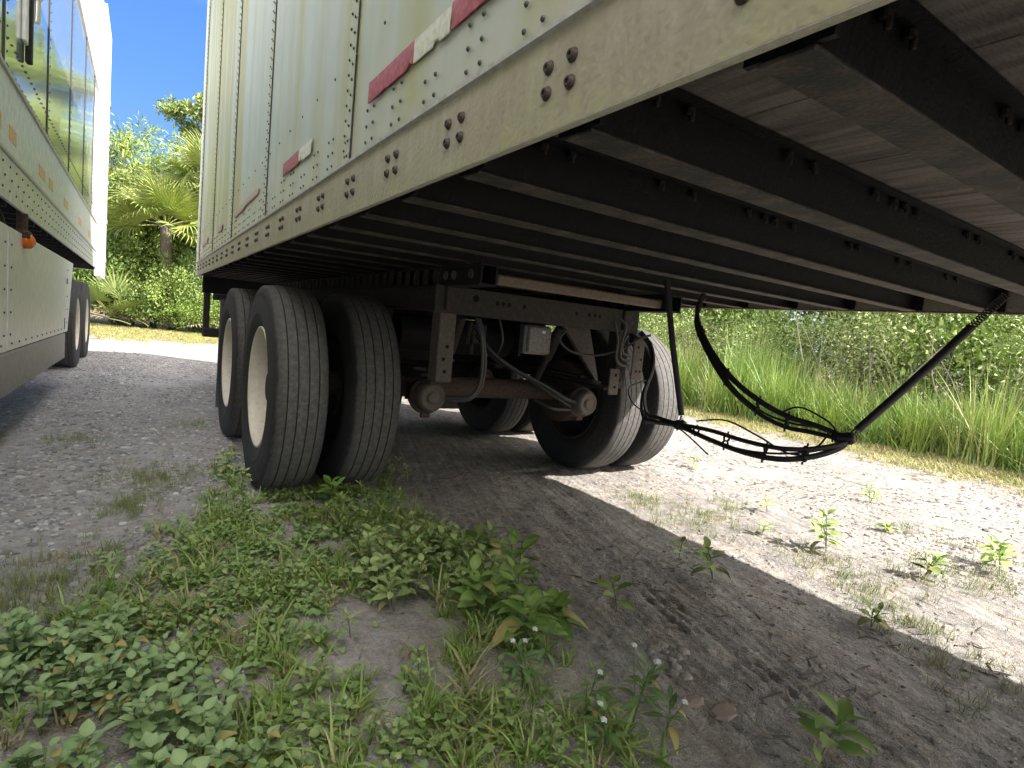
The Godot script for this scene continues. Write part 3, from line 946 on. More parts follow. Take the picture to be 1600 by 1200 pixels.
	vb.box(P(1.62, 0.86, 2.9), Vector3(0.1, 0.12, 0.09), 0.012)
	vb.tube([P(1.57, 0.8, 2.86), P(1.57, 0.74, 2.86)], 0.016, 10)
	vb.tube([P(1.66, 0.8, 2.84), P(1.66, 0.73, 2.84)], 0.014, 10)
	vb.tube([P(1.52, 0.92, 2.8), P(1.5, 0.80, 2.78)], 0.016, 10)
	obj("relay_valve", vb, M.frame, t)
	# air lines clipped to the frame
	for q in [
		[[P(1.42, 0.94, 2.55), P(1.43, 0.85, 2.5), P(1.46, 0.72, 2.52), P(1.47, 0.6, 2.55), P(1.42, 0.53, 2.56), P(1.33, 0.52, 2.62)], 0.009, "grey_hose"],
		[[P(1.45, 0.94, 2.57), P(1.46, 0.84, 2.53), P(1.49, 0.7, 2.54), P(1.49, 0.58, 2.57), P(1.43, 0.515, 2.58), P(1.34, 0.505, 2.63)], 0.009, "grey_hose"],
		[[P(1.5, 0.9, 2.7), P(1.58, 0.78, 2.66), P(1.75, 0.68, 2.65), P(1.95, 0.6, 2.63), P(2.1, 0.53, 2.62), P(2.22, 0.50, 2.66)], 0.012, "hose"],
		[[P(1.52, 0.86, 2.72), P(1.62, 0.74, 2.68), P(1.8, 0.66, 2.66), P(2.0, 0.56, 2.65), P(2.2, 0.47, 2.68)], 0.012, "hose"],
		[[P(1.96, 0.5, 2.72), P(2.05, 0.46, 2.66), P(2.2, 0.45, 2.68)], 0.01, "hose"],
		[[P(2.05, 0.93, 2.6), P(1.99, 0.87, 2.58), P(2.06, 0.81, 2.55), P(2.2, 0.80, 2.5), P(2.32, 0.85, 2.42), P(2.38, 0.92, 2.34), P(2.44, 0.945, 2.32)], 0.007, "grey_hose"],
		[[P(2.2, 1.0, 2.37), P(2.22, 0.9, 2.35), P(2.23, 0.80, 2.36), P(2.29, 0.76, 2.37), P(2.35, 0.76, 2.37)], 0.007, "grey_hose"],
		[[P(2.23, 1.02, 2.37), P(2.26, 0.98, 2.34), P(2.25, 0.88, 2.35), P(2.28, 0.80, 2.37), P(2.35, 0.785, 2.37)], 0.007, "grey_hose"],
		[[P(2.3, 0.93, 2.36), P(2.26, 0.88, 2.35), P(2.28, 0.83, 2.36), P(2.35, 0.815, 2.37)], 0.007, "grey_hose"],
		[[P(1.60, 0.95, 2.62), P(1.62, 0.84, 2.6), P(1.66, 0.74, 2.72)], 0.006, "grey_hose"]]:
		var g := Geo.new()
		g.tube(curve(q[0], 6), q[1], 8)
		obj("air_line", g, M[q[2]], t)

func side_like(at: Vector3, size: Vector3, bev: float) -> Geo:
	var g := Geo.new()
	g.box(at, size, bev)
	return g

# hose loop, the rod that carries it and the spring that pulls it back
func build_hoses() -> void:
	var rod := thing("hanger_rod", Vector3.ZERO, "straight black rod hanging from the trailer floor down to the hose loop", "rod")
	var g := Geo.new()
	g.tube([P(1.835, 1.17, 1.69), P(1.845, 0.9, 1.625), P(1.862, 0.615, 1.548)], 0.0125, 12)
	obj("bar", g, M.hose, rod)
	var e := Geo.new()
	e.tube(curve([P(1.862, 0.62, 1.548), P(1.866, 0.596, 1.543), P(1.862, 0.575, 1.54), P(1.856, 0.592, 1.545), P(1.862, 0.612, 1.548)], 5), 0.005, 6)
	obj("eye", e, M.chrome, rod)
	var hb := thing("hose_bundle", Vector3.ZERO, "loop of black air hoses tied together, sagging in front of the right wheels", "hose")
	# one path from the bogie down to the rod, out to the spring, and back up to the frame
	var low := [P(2.40, 0.955, 2.36), P(2.43, 0.88, 2.30), P(2.40, 0.76, 2.24), P(2.23, 0.62, 2.12), P(2.06, 0.545, 1.93), P(1.93, 0.56, 1.74), P(1.864, 0.572, 1.56), P(1.825, 0.57, 1.38), P(1.80, 0.562, 1.2), P(1.83, 0.565, 1.07), P(1.92, 0.592, 0.99), P(2.0, 0.63, 0.962)]
	var high := [P(2.0, 0.64, 0.962), P(1.985, 0.65, 1.06), P(1.97, 0.66, 1.16), P(1.95, 0.70, 1.27), P(1.94, 0.78, 1.40), P(1.99, 0.90, 1.56), P(2.07, 1.02, 1.70), P(2.2, 1.12, 1.80), P(2.30, 1.155, 1.86)]
	var path := low + high.slice(1)
	var gap := [0.2, 0.3, 0.5, 0.7, 0.8, 0.5, 0.0, 0.8, 1.0, 0.9, 0.5, 0.0, 0.5, 0.9, 1.0, 0.8, 0.5, 0.5, 0.4, 0.3]
	for k in 5:
		var off := []
		for j in path.size():
			var t := float(j) / (path.size() - 1)
			var sep: float = gap[mini(j, gap.size() - 1)] * 0.015
			var w := TAU * k / 5 + t * 2.0
			var o := Vector3(cos(w) * 0.5, sin(w), cos(w) * 0.5) * 0.0075
			if k < 2: o += Vector3(0.1, 1.0, 0.1) * sep
			elif k < 4: o -= Vector3(0.1, 1.0, 0.1) * sep
			else: o += Vector3(0.2, sin(t * 14.0) * 1.5, 0.2) * sep
			off.append(path[j] + o)
		var h := Geo.new()
		h.tube(curve(off, 8), [0.0082, 0.0065, 0.0082, 0.006, 0.004][k], 8)
		obj("hose", h, M.hose, hb)
	for q in [[P(1.9, 0.60, 1.5), P(1.88, 0.63, 1.35), P(1.87, 0.60, 1.2), P(1.9, 0.56, 1.1), P(1.95, 0.57, 1.02)], [P(2.28, 0.7, 2.16), P(2.13, 0.66, 2.13), P(2.05, 0.6, 2.02), P(1.96, 0.575, 1.83), P(1.88, 0.56, 1.58), P(1.8, 0.50, 1.35)], [P(1.97, 0.68, 1.2), P(1.965, 0.72, 1.12), P(1.985, 0.69, 1.03), P(2.0, 0.66, 1.0)], [P(2.0, 0.65, 1.02), P(1.96, 0.60, 1.03), P(1.93, 0.58, 1.06)]]:
		var h := Geo.new()
		h.tube(curve(q, 8), 0.0035, 6)
		obj("cable", h, M.hose, hb)
	var smooth := curve(path, 8)
	var ties := [34, 48, 53, 60, 68, 76, 92, 104, 112, 121, 132, 141]
	for k in ties:
		if k >= smooth.size() - 1: continue
		var d: Vector3 = (smooth[k + 1] - smooth[k]).normalized()
		var h := Geo.new()
		var sep: float = gap[mini(k / 8, gap.size() - 1)] * 0.015
		for sg in [1.0, -1.0]:
			h.lathe([Vector2(0.013, -0.005), Vector2(0.0155, -0.004), Vector2(0.0155, 0.004), Vector2(0.013, 0.005)], smooth[k] + Vector3(0.1, 1.0, 0.1) * sep * sg, d, 10)
			h.box(smooth[k] + Vector3(0.1, 1.0, 0.1) * (sep * sg + 0.019 * sg), Vector3(0.006, 0.01, 0.006), 0.001)
		if sep > 0.012: h.box(smooth[k], Vector3(0.007, sep * 2.0, 0.007), 0.001)
		obj("cable_tie", h, M.hose, hb)
	for k in [[P(1.862, 0.575, 1.55), 0.022], [P(2.0, 0.638, 0.968), 0.03]]:
		var h := Geo.new()
		h.lathe([Vector2(0.0005, -k[1]), Vector2(0.016, -k[1]), Vector2(0.021, -k[1] * 0.6), Vector2(0.022, k[1] * 0.6), Vector2(0.016, k[1]), Vector2(0.0005, k[1])], k[0], Vector3(0.3, 0.2, 1).normalized(), 12)
		obj("hose_clamp", h, M.hose, hb)
	var sp := thing("tension_spring", Vector3.ZERO, "long black coil spring in a sleeve slanting from the trailer floor to the hose loop", "spring")
	var a := P(2.012, 0.652, 0.952)
	var b := P(2.36, 1.175, 0.70)
	var s := Geo.new()
	s.tube([a.lerp(b, 0.035), a.lerp(b, 0.08), a.lerp(b, 0.5) + Vector3(0, -0.006, 0), a.lerp(b, 0.76)], 0.0135, 12)
	obj("sleeve", s, M.hose, sp)
	var coil := []
	var ax := (b - a).normalized()
	var sx := ax.cross(Vector3.UP).normalized()
	var sy := ax.cross(sx)
	for k in 150:
		var w := k * 0.7
		coil.append(a.lerp(b, 0.745 + 0.24 * k / 150.0) + (sx * cos(w) + sy * sin(w)) * 0.012)
	var c := Geo.new()
	c.tube(coil, 0.0022, 5)
	obj("coil", c, M.frame, sp)
	var hk := Geo.new()
	hk.tube(curve([a.lerp(b, 0.035), a.lerp(b, 0.02) + Vector3(0, 0.012, 0), a + Vector3(-0.012, 0.008, 0), a + Vector3(-0.014, -0.006, 0), a.lerp(b, 0.012) + Vector3(0, -0.01, 0), a.lerp(b, 0.03)], 5), 0.0025, 6)
	obj("hook", hk, M.frame, sp)

# ---------------------------------------------------------------- far trailer
func build_far_trailer() -> void:
	var t := thing("semi_trailer", P(-0.61, 1.311, 3.776), "box trailer with polished mirror side panels and a white skirt, on the left", "trailer")
	t.rotation.x = -0.0127
	var Q := func(x: float, y: float, d: float) -> Vector3: return P(x, y - 1.311, d - 3.776)
	var front := -3.0
	var rear := 11.4
	var xf := func(g: Geo) -> Geo:
		for k in g.v.size(): g.v[k] += Vector3(0.61, -1.311, 3.776)
		return g
	var x := -0.61
	var seams := [front, -0.2, 1.15, 2.5, 3.8, 5.25, 6.6, 7.95, 9.15, 10.15]
	var riv := rivet_geo(0.007)
	var many := Geo.new()
	var flip := Basis(Vector3.UP, PI)
	for k in seams.size() - 1:
		obj("side_panel", xf.call(flipped(panel_mesh(seams[k], seams[k + 1], 1.93, 4.9, x, 0.0022, 500 + k, 7.2, true))), M.mirror, t)
		if k > 0:
			obj("seam_strip", xf.call(side_frame(x, seams[k] - 0.022, seams[k] + 0.022, 1.935, 4.88, 0.008)), M.seam, t)
			for j in 34: add_all(many, riv, P(x + 0.004, 1.96 + j * 0.06, seams[k] + 0.05), flip)
	for k in 130:
		add_all(many, riv, P(x + 0.001, 1.965, front + 0.1 + k * 0.1), flip)
		add_all(many, riv, P(x + 0.001, 2.10, front + 0.1 + k * 0.1), flip)
	for k in 75:
		for y in [1.36, 1.42, 1.48]:
			add_all(many, riv, P(x + 0.012, y, front + 0.1 + k * 0.175 + (0.05 if y == 1.42 else 0.0)), flip)
	obj("rivets", xf.call(many), M.rivet, t).set_meta("kind", "stuff")
	obj("lower_band", xf.call(side_frame(x - 0.012, front, rear - 0.6, 1.545, 1.93, 0.03)), M.alu, t)
	obj("band_ledge", xf.call(side_frame(x + 0.004, front, rear - 0.6, 1.92, 1.945, 0.022)), M.trim, t)
	obj("bottom_rail", xf.call(side_frame(x, front, rear - 0.6, 1.311, 1.525, 0.024)), M.alu, t)
	obj("rail_ledge", xf.call(side_frame(x + 0.004, front, rear - 0.6, 1.525, 1.545, 0.034)), M.trim, t)
	for q in [[3.3, 3.76], [3.95, 4.14], [4.93, 5.2], [5.4, 5.6], [6.3, 6.6], [7.6, 7.9], [8.8, 9.1]]:
		obj("reflective_tape", xf.call(side_frame(x + 0.004, q[0], q[1], 1.625, 1.70, 0.002)), M.amber_tape, t)
	obj("sunlit_white_band", xf.call(side_frame(x + 0.002, front, rear - 0.6, 3.62, 4.92, 0.03)), M.white_paint, t)  # white sheet standing in for sunlight on the upper side wall
	obj("rear_post", xf.call(side_frame(x + 0.02, 10.15, rear, 1.2, 4.93, 0.07)), M.white_paint, t)  # its broad white face stands in for the sunlit rear strip of wall
	var hinge := Geo.new()
	for k in 5: hinge.box(P(x + 0.062, 1.5 + k * 0.6, rear - 0.1), Vector3(0.02, 0.07, 0.16), 0.004)
	obj("hinges", xf.call(hinge), M.chrome, t)
	var body := Geo.new()
	body.box(P(x - 1.3, 4.91, (front + rear) / 2), Vector3(2.56, 0.05, rear - front), 0.01)
	body.box(P(x - 2.58, 3.1, (front + rear) / 2), Vector3(0.04, 3.6, rear - front), 0.005)
	body.box(P(x - 1.3, 3.1, front), Vector3(2.5, 3.55, 0.04), 0.005)
	body.box(P(x - 1.3, 3.1, rear - 0.03), Vector3(2.5, 3.55, 0.04), 0.005)
	obj("body_shell", xf.call(body), M.white_paint, t)
	var fl := Geo.new()
	fl.box(P(x - 1.3, 1.42, (front + rear) / 2), Vector3(2.54, 0.03, rear - front), 0.0)
	for k in 44: fl.box(P(x - 1.3, 1.36, front + 0.2 + k * 0.32), Vector3(2.5, 0.09, 0.05), 0.0)
	obj("floor", xf.call(fl), M.black_steel, t)
	# the skirt: two rows of sheet, slanted at its rear end
	for q in [[1.0, 2.6], [2.62, 3.97], [4.0, 7.2]]:
		var g := Geo.new()
		var cut: float = 0.46 if q[1] > 7.0 else 0.0
		var a: Array = [P(x, 1.19, q[0]), P(x, 1.19, q[1]), P(x + 0.004, 0.535, q[1] - cut * 0.9), P(x + 0.004, 0.535, q[0])]
		var b := []
		for p in a: b.append(p + Vector3(-0.012, 0, 0))
		g.poly(a, P(x - 1, 0.8, q[0]))
		g.poly(b, P(x + 1, 0.8, q[0]))
		for k in 4: g.poly([a[k], a[(k + 1) % 4], b[(k + 1) % 4], b[k]], P(x, 0.85, (q[0] + q[1]) / 2))
		var sk := obj("skirt_panel", xf.call(g), M.skirt, t)
		var rs := Geo.new()
		var end: float = q[1] - cut * 0.9
		for k in 5:
			for d in [q[0] + 0.06, end - 0.08]: add_all(rs, riv, P(x + 0.003, 0.62 + k * 0.12, d), flip)
		for k in int((end - q[0]) / 0.22): add_all(rs, riv, P(x + 0.004, 0.57, q[0] + 0.1 + k * 0.22), flip)
		obj("screws", xf.call(rs), M.rivet, sk)
	var g2 := Geo.new()
	g2.box(P(x + 0.002, 0.415, 3.75), Vector3(0.022, 0.225, 5.55), 0.005)
	obj("skirt_strip", xf.call(g2), M.grey_strip, t)
	var lab := Geo.new()
	lab.box(P(x + 0.003, 1.0, 6.7), Vector3(0.003, 0.05, 0.07), 0.0)
	lab.box(P(x + 0.003, 0.62, 6.55), Vector3(0.008, 0.09, 0.04), 0.0)
	obj("plates", xf.call(lab), M.rivet, t)
	# amber side lamp on a bracket below the rail
	var lamp := part("marker_lamp", t)
	var lb := Geo.new()
	lb.lathe([Vector2(0.001, 0.0), Vector2(0.03, -0.003), Vector2(0.042, -0.015), Vector2(0.045, -0.05), Vector2(0.04, -0.07)], P(x + 0.045, 1.155, 4.42), Vector3(1, 0, 0.5).normalized(), 20)
	obj("lens", xf.call(lb), M.amber, lamp)
	var lk := Geo.new()
	lk.box(P(x - 0.01, 1.25, 4.46), Vector3(0.05, 0.14, 0.04), 0.006)
	lk.box(P(x, 1.19, 4.44), Vector3(0.07, 0.05, 0.1), 0.008)
	obj("bracket", xf.call(lk), M.rust, lamp)
	var lc := Geo.new()
	lc.tube(curve([P(x - 0.02, 1.17, 4.44), P(x - 0.03, 1.15, 4.2), P(x - 0.02, 1.16, 4.02), P(x - 0.02, 1.24, 3.9), P(x - 0.06, 1.3, 3.85)], 6), 0.012, 8)
	obj("cable", xf.call(lc), M.hose, lamp)
	# lock rod and catch on the side
	var rod := part("lock_rod", t)
	var lr := Geo.new()
	lr.box(P(x + 0.02, 3.0, 4.36), Vector3(0.03, 1.72, 0.055), 0.006)
	obj("bar", xf.call(lr), M.black_steel, rod)
	var lr2 := Geo.new()
	lr2.box(P(x + 0.012, 3.02, 4.28), Vector3(0.02, 1.6, 0.09), 0.006)
	obj("backing", xf.call(lr2), M.white_paint, rod)
	var lr3 := Geo.new()
	lr3.tube([P(x + 0.03, 2.42, 4.5), P(x + 0.03, 2.75, 4.52)], 0.02, 10)
	lr3.box(P(x + 0.03, 2.6, 4.5), Vector3(0.05, 0.09, 0.09), 0.01)
	obj("catch", xf.call(lr3), M.chrome, rod)
	for d in [8.35, 9.6]:
		for w in [-0.765, -1.1, -2.6, -2.94]:
			add_wheel(t, P(w, 0.512 + (0.055 if d < 9.0 else 0.07), d) + Vector3(0.61, -1.311, 3.776), 1.0 if w > -1.8 else -1.0, w == -0.765 or w == -2.94, rng.randf() * TAU)
		var axl := Geo.new()
		axl.tube([P(-0.9, 0.57, d), P(-2.8, 0.57, d)], 0.064, 16)
		axl.box(P(-1.3, 0.95, d), Vector3(0.1, 0.5, 0.5), 0.01)
		axl.box(P(-2.4, 0.95, d), Vector3(0.1, 0.5, 0.5), 0.01)
		obj("axle", xf.call(axl), M.black_steel, t)
	var rg := Geo.new()
	rg.box(P(x - 1.3, 0.62, rear - 0.1), Vector3(2.3, 0.1, 0.1), 0.01)
	for s in [-0.6, 0.6]: rg.box(P(x - 1.3 + s, 0.95, rear - 0.1), Vector3(0.08, 0.7, 0.08), 0.006)
	obj("underride_guard", xf.call(rg), M.frame, t)

func flipped(g: Geo) -> Geo:
	for k in range(0, g.i.size(), 3):
		var a := g.i[k + 1]
		g.i[k + 1] = g.i[k + 2]; g.i[k + 2] = a
	return g

# ---------------------------------------------------------------- plants
func dir(yaw: float, pitch: float) -> Vector3: return Vector3(cos(yaw) * cos(pitch), sin(pitch), sin(yaw) * cos(pitch))

const ORDINAL := ["first", "second", "third", "fourth", "fifth", "sixth", "seventh", "eighth", "ninth", "tenth", "eleventh", "twelfth", "thirteenth", "fourteenth", "fifteenth", "sixteenth", "seventeenth", "eighteenth", "nineteenth", "twentieth", "twenty first", "twenty second", "twenty third", "twenty fourth", "twenty fifth", "twenty sixth"]

func leaf_variants(length: float, width: float, a: Color, b: Color, ovate := 0.8) -> Array:
	var out := []
	for k in 5:
		var g := Geo.new()
		g.tint = a.lerp(b, k / 3.0) if k < 4 else Color(0.36, 0.3, 0.09)
		g.leaf(Vector3.ZERO, Vector3.RIGHT, Vector3.BACK, length * rng.randf_range(0.85, 1.15), width * rng.randf_range(0.85, 1.15), rng.randf_range(0.1, 0.4) + (0.5 if k == 4 else 0.0), rng.randf_range(0.15, 0.4), 7, ovate)
		g.tint = g.tint * 0.8
		g.tube([Vector3(-length * 0.25, -length * 0.04, 0), Vector3(0, 0, 0)], 0.0012, 4, false)
		out.append(g.mesh())
	return out

func leafy_weed(called: String, label: String, category: String, group: String, x: float, d: float, h: float, leaves: Array, pairs: int, spread: float, material: Material, lean := 0.25) -> Node3D:
	var o := thing(called, P(x, ground_y(x, d), d), label, category, group)
	var stems := 1 + rng.randi() % 2 if pairs > 3 else 1
	for s in stems:
		var yaw := rng.randf() * TAU
		var tip := Vector3(cos(yaw) * lean * h, h * rng.randf_range(0.85, 1.1), sin(yaw) * lean * h) + Vector3(rng.randf_range(-1, 1), 0, rng.randf_range(-1, 1)) * (0.02 if s else 0.0)
		var g := Geo.new()
		g.tube(curve([Vector3(0, -0.01, 0), tip * 0.5 + Vector3(0, h * 0.06, 0), tip], 4), 0.0018, 5)
		obj("stem", g, M.stem, o)
		for k in pairs:
			var t := 0.25 + 0.75 * (k + 1.0) / pairs
			for sd in 2:
				var ly := yaw + k * 1.57 + sd * PI + rng.randf_range(-0.4, 0.4)
				var pitch := lerpf(0.05, 0.75, t * t) + rng.randf_range(-0.25, 0.25)
				var sc := spread * (1.1 - 0.45 * t) * rng.randf_range(0.8, 1.15)
				var b := Basis(Vector3.UP, -ly) * Basis(Vector3.BACK, pitch) * Basis(Vector3.RIGHT, rng.randf_range(-0.4, 0.4))
				obj("leaf", leaves[4 if rng.randf() < 0.045 else rng.randi() % 4], material, o, Transform3D(b.scaled_local(Vector3.ONE * sc), tip * t + dir(ly, 0.2) * 0.012 * sc))
	return o

func tuft_mesh(blades: int, length: float, width: float, droop: float, spread: float, upright: float, base_r: float, seg := 4) -> ArrayMesh:
	var g := Geo.new()
	for k in blades:
		var yaw := rng.randf() * TAU
		var p := dir(rng.randf() * TAU, 0.0) * base_r * sqrt(rng.randf())
		var al := dir(yaw, clampf(upright + rng.randf_range(-spread, spread), 0.1, 1.5))
		var s := al.cross(Vector3.UP).normalized().rotated(al, rng.randf_range(-0.6, 0.6))
		g.tint = Color.WHITE * rng.randf_range(0.75, 1.15)
		g.tint.a = 1.0
		g.blade(p, al, s, length * rng.randf_range(0.5, 1.1), width * rng.randf_range(0.7, 1.2), droop * rng.randf_range(0.5, 1.4), seg)
	return g.mesh()

func in_weeds(x: float, d: float, edge := 0.1) -> bool:
	var n := gn.get_noise_2d(x * 2.0 + 3.0, d * 2.0) * 0.25
	return x > weed_left(d) + n - edge * 0.3 and x < weed_right(d) - absf(n) * 0.3 and d < 3.3 and not (x > 0.42 and d > 2.85 and x < 1.1)

func build_weeds() -> void:
	# grass tufts of the weedy strip
	for v in 3:
		var m := tuft_mesh([13, 10, 16][v], [0.10, 0.135, 0.07][v], [0.0055, 0.0075, 0.0045][v], [1.2, 1.5, 0.9][v], 0.45, 0.85, 0.018, 5)
		var where := []
		var cols := []
		for k in [1000, 560, 1300][v]:
			var d := rng.randf_range(0.6, 3.1)
			var x := rng.randf_range(-0.5, 1.15)
			if not in_weeds(x, d): continue
			var n := gf.get_noise_2d(x * 0.45 + 11.0, d * 0.45)
			if n < -0.12: continue
			if Vector2(x - 0.70, d - 1.40).length() < 0.1 or Vector2(x - 0.58, d - 1.27).length() < 0.07 or Vector2(x - 0.42, d - 1.55).length() < 0.07: continue
			if x < 0.1 and d < 1.6 and rng.randf() < 0.8: continue
			var s := rng.randf_range(0.6, 1.1)
			where.append(Transform3D(Basis(Vector3.UP, rng.randf() * TAU).scaled(Vector3.ONE * s), P(x, ground_y(x, d), d)))
			cols.append([Color(0.25, 0.38, 0.07), Color(0.30, 0.41, 0.095), Color(0.36, 0.39, 0.11), Color(0.21, 0.33, 0.06), Color(0.44, 0.38, 0.2)][rng.randi() % 5 if rng.randf() < 0.6 else rng.randi() % 2] * rng.randf_range(0.8, 1.15))
		scatter("weedy_grass", m, M.grass, where, cols, ["tufts of green grass among the weeds in the foreground", "longer arching grass blades among the weeds in the foreground", "short grass tufts among the weeds in the foreground"][v], "grass")
	# thin grass growing through the gravel, and in the open soil on the right
	var thin := tuft_mesh(14, 0.07, 0.0025, 0.6, 0.4, 1.0, 0.03, 3)
	var w3 := []
	var c3 := []
	for q in [[0.05, 3.25, 0.22, 110], [-0.02, 2.8, 0.13, 60], [-0.28, 2.05, 0.25, 150], [-0.1, 2.3, 0.12, 30], [-0.35, 4.2, 0.2, 40], [0.3, 4.6, 0.15, 30], [-0.75, 4.3, 0.12, 30], [2.45, 2.25, 0.16, 45], [2.62, 1.95, 0.12, 25], [2.85, 2.0, 0.15, 25], [2.35, 1.9, 0.2, 40], [2.5, 1.75, 0.22, 30], [2.55, 1.25, 0.2, 45], [2.4, 1.0, 0.2, 45], [2.3, 0.8, 0.15, 30], [3.2, 0.85, 0.25, 50], [2.9, 0.95, 0.2, 40], [2.1, 0.55, 0.2, 40], [3.6, 1.2, 0.3, 30]]:
		for k in q[3]:
			var x: float = q[0] + rng.randfn() * q[2] * 0.5
			var d: float = q[1] + rng.randfn() * q[2] * 0.6
			w3.append(Transform3D(Basis(Vector3.UP, rng.randf() * TAU).scaled(Vector3.ONE * rng.randf_range(0.35, 0.9)), P(x, ground_y(x, d), d)))
			c3.append([Color(0.16, 0.25, 0.05), Color(0.24, 0.29, 0.07), Color(0.32, 0.29, 0.11)][rng.randi() % 3])
	scatter("sparse_grass", thin, M.grass, w3, c3, "sparse thin grass growing through gravel and bare soil", "grass")
	# creeping clover-like cover
	var g := Geo.new()
	g.leaf(Vector3.ZERO, Vector3(1, 0.25, 0).normalized(), Vector3.BACK, 1.0, 0.85, 0.3, 0.25, 4, 0.75)
	var w4 := []
	var c4 := []
	for q in [[0.25, 2.35, 0.22, 700], [0.42, 2.1, 0.2, 520], [0.35, 1.75, 0.2, 420], [0.2, 1.9, 0.16, 300], [0.55, 2.6, 0.2, 420], [0.6, 2.2, 0.18, 280], [0.72, 2.72, 0.12, 220], [0.15, 1.55, 0.16, 250], [0.55, 1.85, 0.14, 160], [0.32, 1.45, 0.14, 160], [0.45, 1.15, 0.12, 120], [0.75, 2.0, 0.12, 120], [0.42, 3.2, 0.1, 160], [0.66, 1.72, 0.1, 120], [0.5, 1.0, 0.12, 110], [0.75, 1.0, 0.12, 120], [0.25, 1.15, 0.12, 120], [0.85, 2.4, 0.14, 170], [1.0, 2.6, 0.12, 150], [1.0, 2.1, 0.1, 120], [0.0, 1.8, 0.14, 160], [-0.05, 2.2, 0.1, 60]]:
		for k in int(q[3] * 2.0):
			var x: float = q[0] + rng.randfn() * q[2] * 0.6
			var d: float = q[1] + rng.randfn() * q[2] * 0.6
			if gf.get_noise_2d(x * 0.9 + 5.0, d * 0.9) < -0.04: continue
			var s := rng.randf_range(0.010, 0.026)
			w4.append(Transform3D((Basis(Vector3.UP, rng.randf() * TAU) * Basis(Vector3.BACK, rng.randf_range(-0.4, 0.5)) * Basis(Vector3.RIGHT, rng.randf_range(-0.5, 0.5))).scaled(Vector3.ONE * s), P(x, ground_y(x, d) + rng.randf_range(0.004, 0.04), d)))
			c4.append([Color(0.23, 0.36, 0.1), Color(0.28, 0.4, 0.13), Color(0.19, 0.3, 0.08), Color(0.33, 0.42, 0.15)][rng.randi() % 4])
	scatter("ground_cover", g.mesh(), M.leaf, w4, c4, "small round leaved ground cover creeping over the soil", "ground cover")
	# straw in the weedy strip
	var st := Geo.new()
	st.blade(Vector3.ZERO, Vector3(1, 0.12, 0).normalized(), Vector3.BACK, 1.0, 0.03, 0.3, 3)
	var w5 := []
	var c5 := []
	for k in 900:
		var d := rng.randf_range(0.6, 3.1)
		var x := rng.randf_range(-0.2, 1.15)
		if not in_weeds(x, d): continue
		w5.append(Transform3D(Basis(Vector3.UP, rng.randf() * TAU).scaled(Vector3.ONE * rng.randf_range(0.04, 0.12)), P(x, ground_y(x, d) + 0.004, d)))
		c5.append([Color(0.34, 0.28, 0.16), Color(0.24, 0.18, 0.1), Color(0.4, 0.36, 0.26)][rng.randi() % 3])
	scatter("straw", st.mesh(), M.dry, w5, c5, "dead straw lying between the grass tufts", "straw")
	# broad leaved weeds in the lower left corner
	var broad := leaf_variants(0.043, 0.031, Color(0.20, 0.33, 0.125), Color(0.29, 0.42, 0.18), 0.72)
	for k in 150:
		var d := 1.0 + rng.randf() * 0.75
		var x := -0.5 + rng.randf() * (0.72 - maxf(0.0, d - 1.35) * 0.7)
		leafy_weed("broadleaf_weed", "low broad leaved weed in the thick patch at the lower left corner", "weed", "broad leaved weeds at the lower left", x, d, rng.randf_range(0.05, 0.1), broad, 4, rng.randf_range(0.75, 1.1), M.leaf)
	# pale ovate weeds in the middle
	var pale := leaf_variants(0.04, 0.025, Color(0.29, 0.4, 0.12), Color(0.39, 0.47, 0.19), 0.8)
	for k in 40:
		var x := rng.randf_range(0.64, 1.06)
		var d := 1.42 + rng.randf() * 0.5 + (x - 0.66) * 0.35
		if x < 0.8 and d < 1.52: d += 0.12
		leafy_weed("pale_weed", "pale green weed with small pointed leaves beside the bare sandy patch", "weed", "pale green weeds beside the bare patch", x, d, rng.randf_range(0.07, 0.13), pale, 5, rng.randf_range(1.0, 1.4), M.leaf)
	# little mixed weeds all through the strip
	var mix_l := leaf_variants(0.026, 0.015, Color(0.2, 0.31, 0.08), Color(0.3, 0.39, 0.13), 0.78)
	for k in 130:
		var d := rng.randf_range(0.75, 3.0)
		var x := rng.randf_range(0.0, 1.1)
		if not in_weeds(x, d) or Vector2(x - 0.70, d - 1.40).length() < 0.11: continue
		leafy_weed("small_weed", "small leafy weed mixed into the grass of the foreground strip", "weed", "small weeds mixed into the foreground grass", x, d, rng.randf_range(0.04, 0.08), mix_l, 4, rng.randf_range(0.8, 1.3), M.leaf)
	# large leaved plants along the edge of the weeds
	var big := leaf_variants(0.085, 0.048, Color(0.17, 0.3, 0.05), Color(0.26, 0.38, 0.09), 0.85)
	var spots := [[0.98, 1.33, 0.17, "tall large leaved weed at the edge of the soil, tallest of its clump"], [1.03, 1.42, 0.19, "large leaved weed behind the tallest one of the edge clump"], [0.93, 1.22, 0.13, "large leaved weed in front of the edge clump, with pale new leaves"], [1.05, 1.24, 0.1, "lower large leaved weed leaning over the soil at the edge clump"], [0.9, 1.42, 0.12, "large leaved weed between the pale weeds and the edge clump"], [1.1, 1.78, 0.11, "single large leaved sprout beyond the pale weeds, over bare soil"]]
	for q in spots: leafy_weed("large_leaf_weed", q[3], "weed", "large leaved weeds along the soil edge", q[0], q[1], q[2], big, 6, 1.15, M.leaf, 0.2)
	for q in [[1.2, 2.98, 0.12, "dense leafy weed right of the inner front tyre"], [1.28, 2.92, 0.1, "leafy weed farthest right of the inner front tyre"], [1.08, 2.86, 0.1, "upright large leaved weed in front of the inner front tyre"], [0.76, 2.6, 0.1, "leafy weed in front of the gap between the two front tyres"]]:
		leafy_weed("tyre_weed", q[3], "weed", "weeds in front of the front tyres", q[0], q[1], q[2], pale if q[0] > 1.15 else big, 6, 0.9, M.leaf, 0.3)
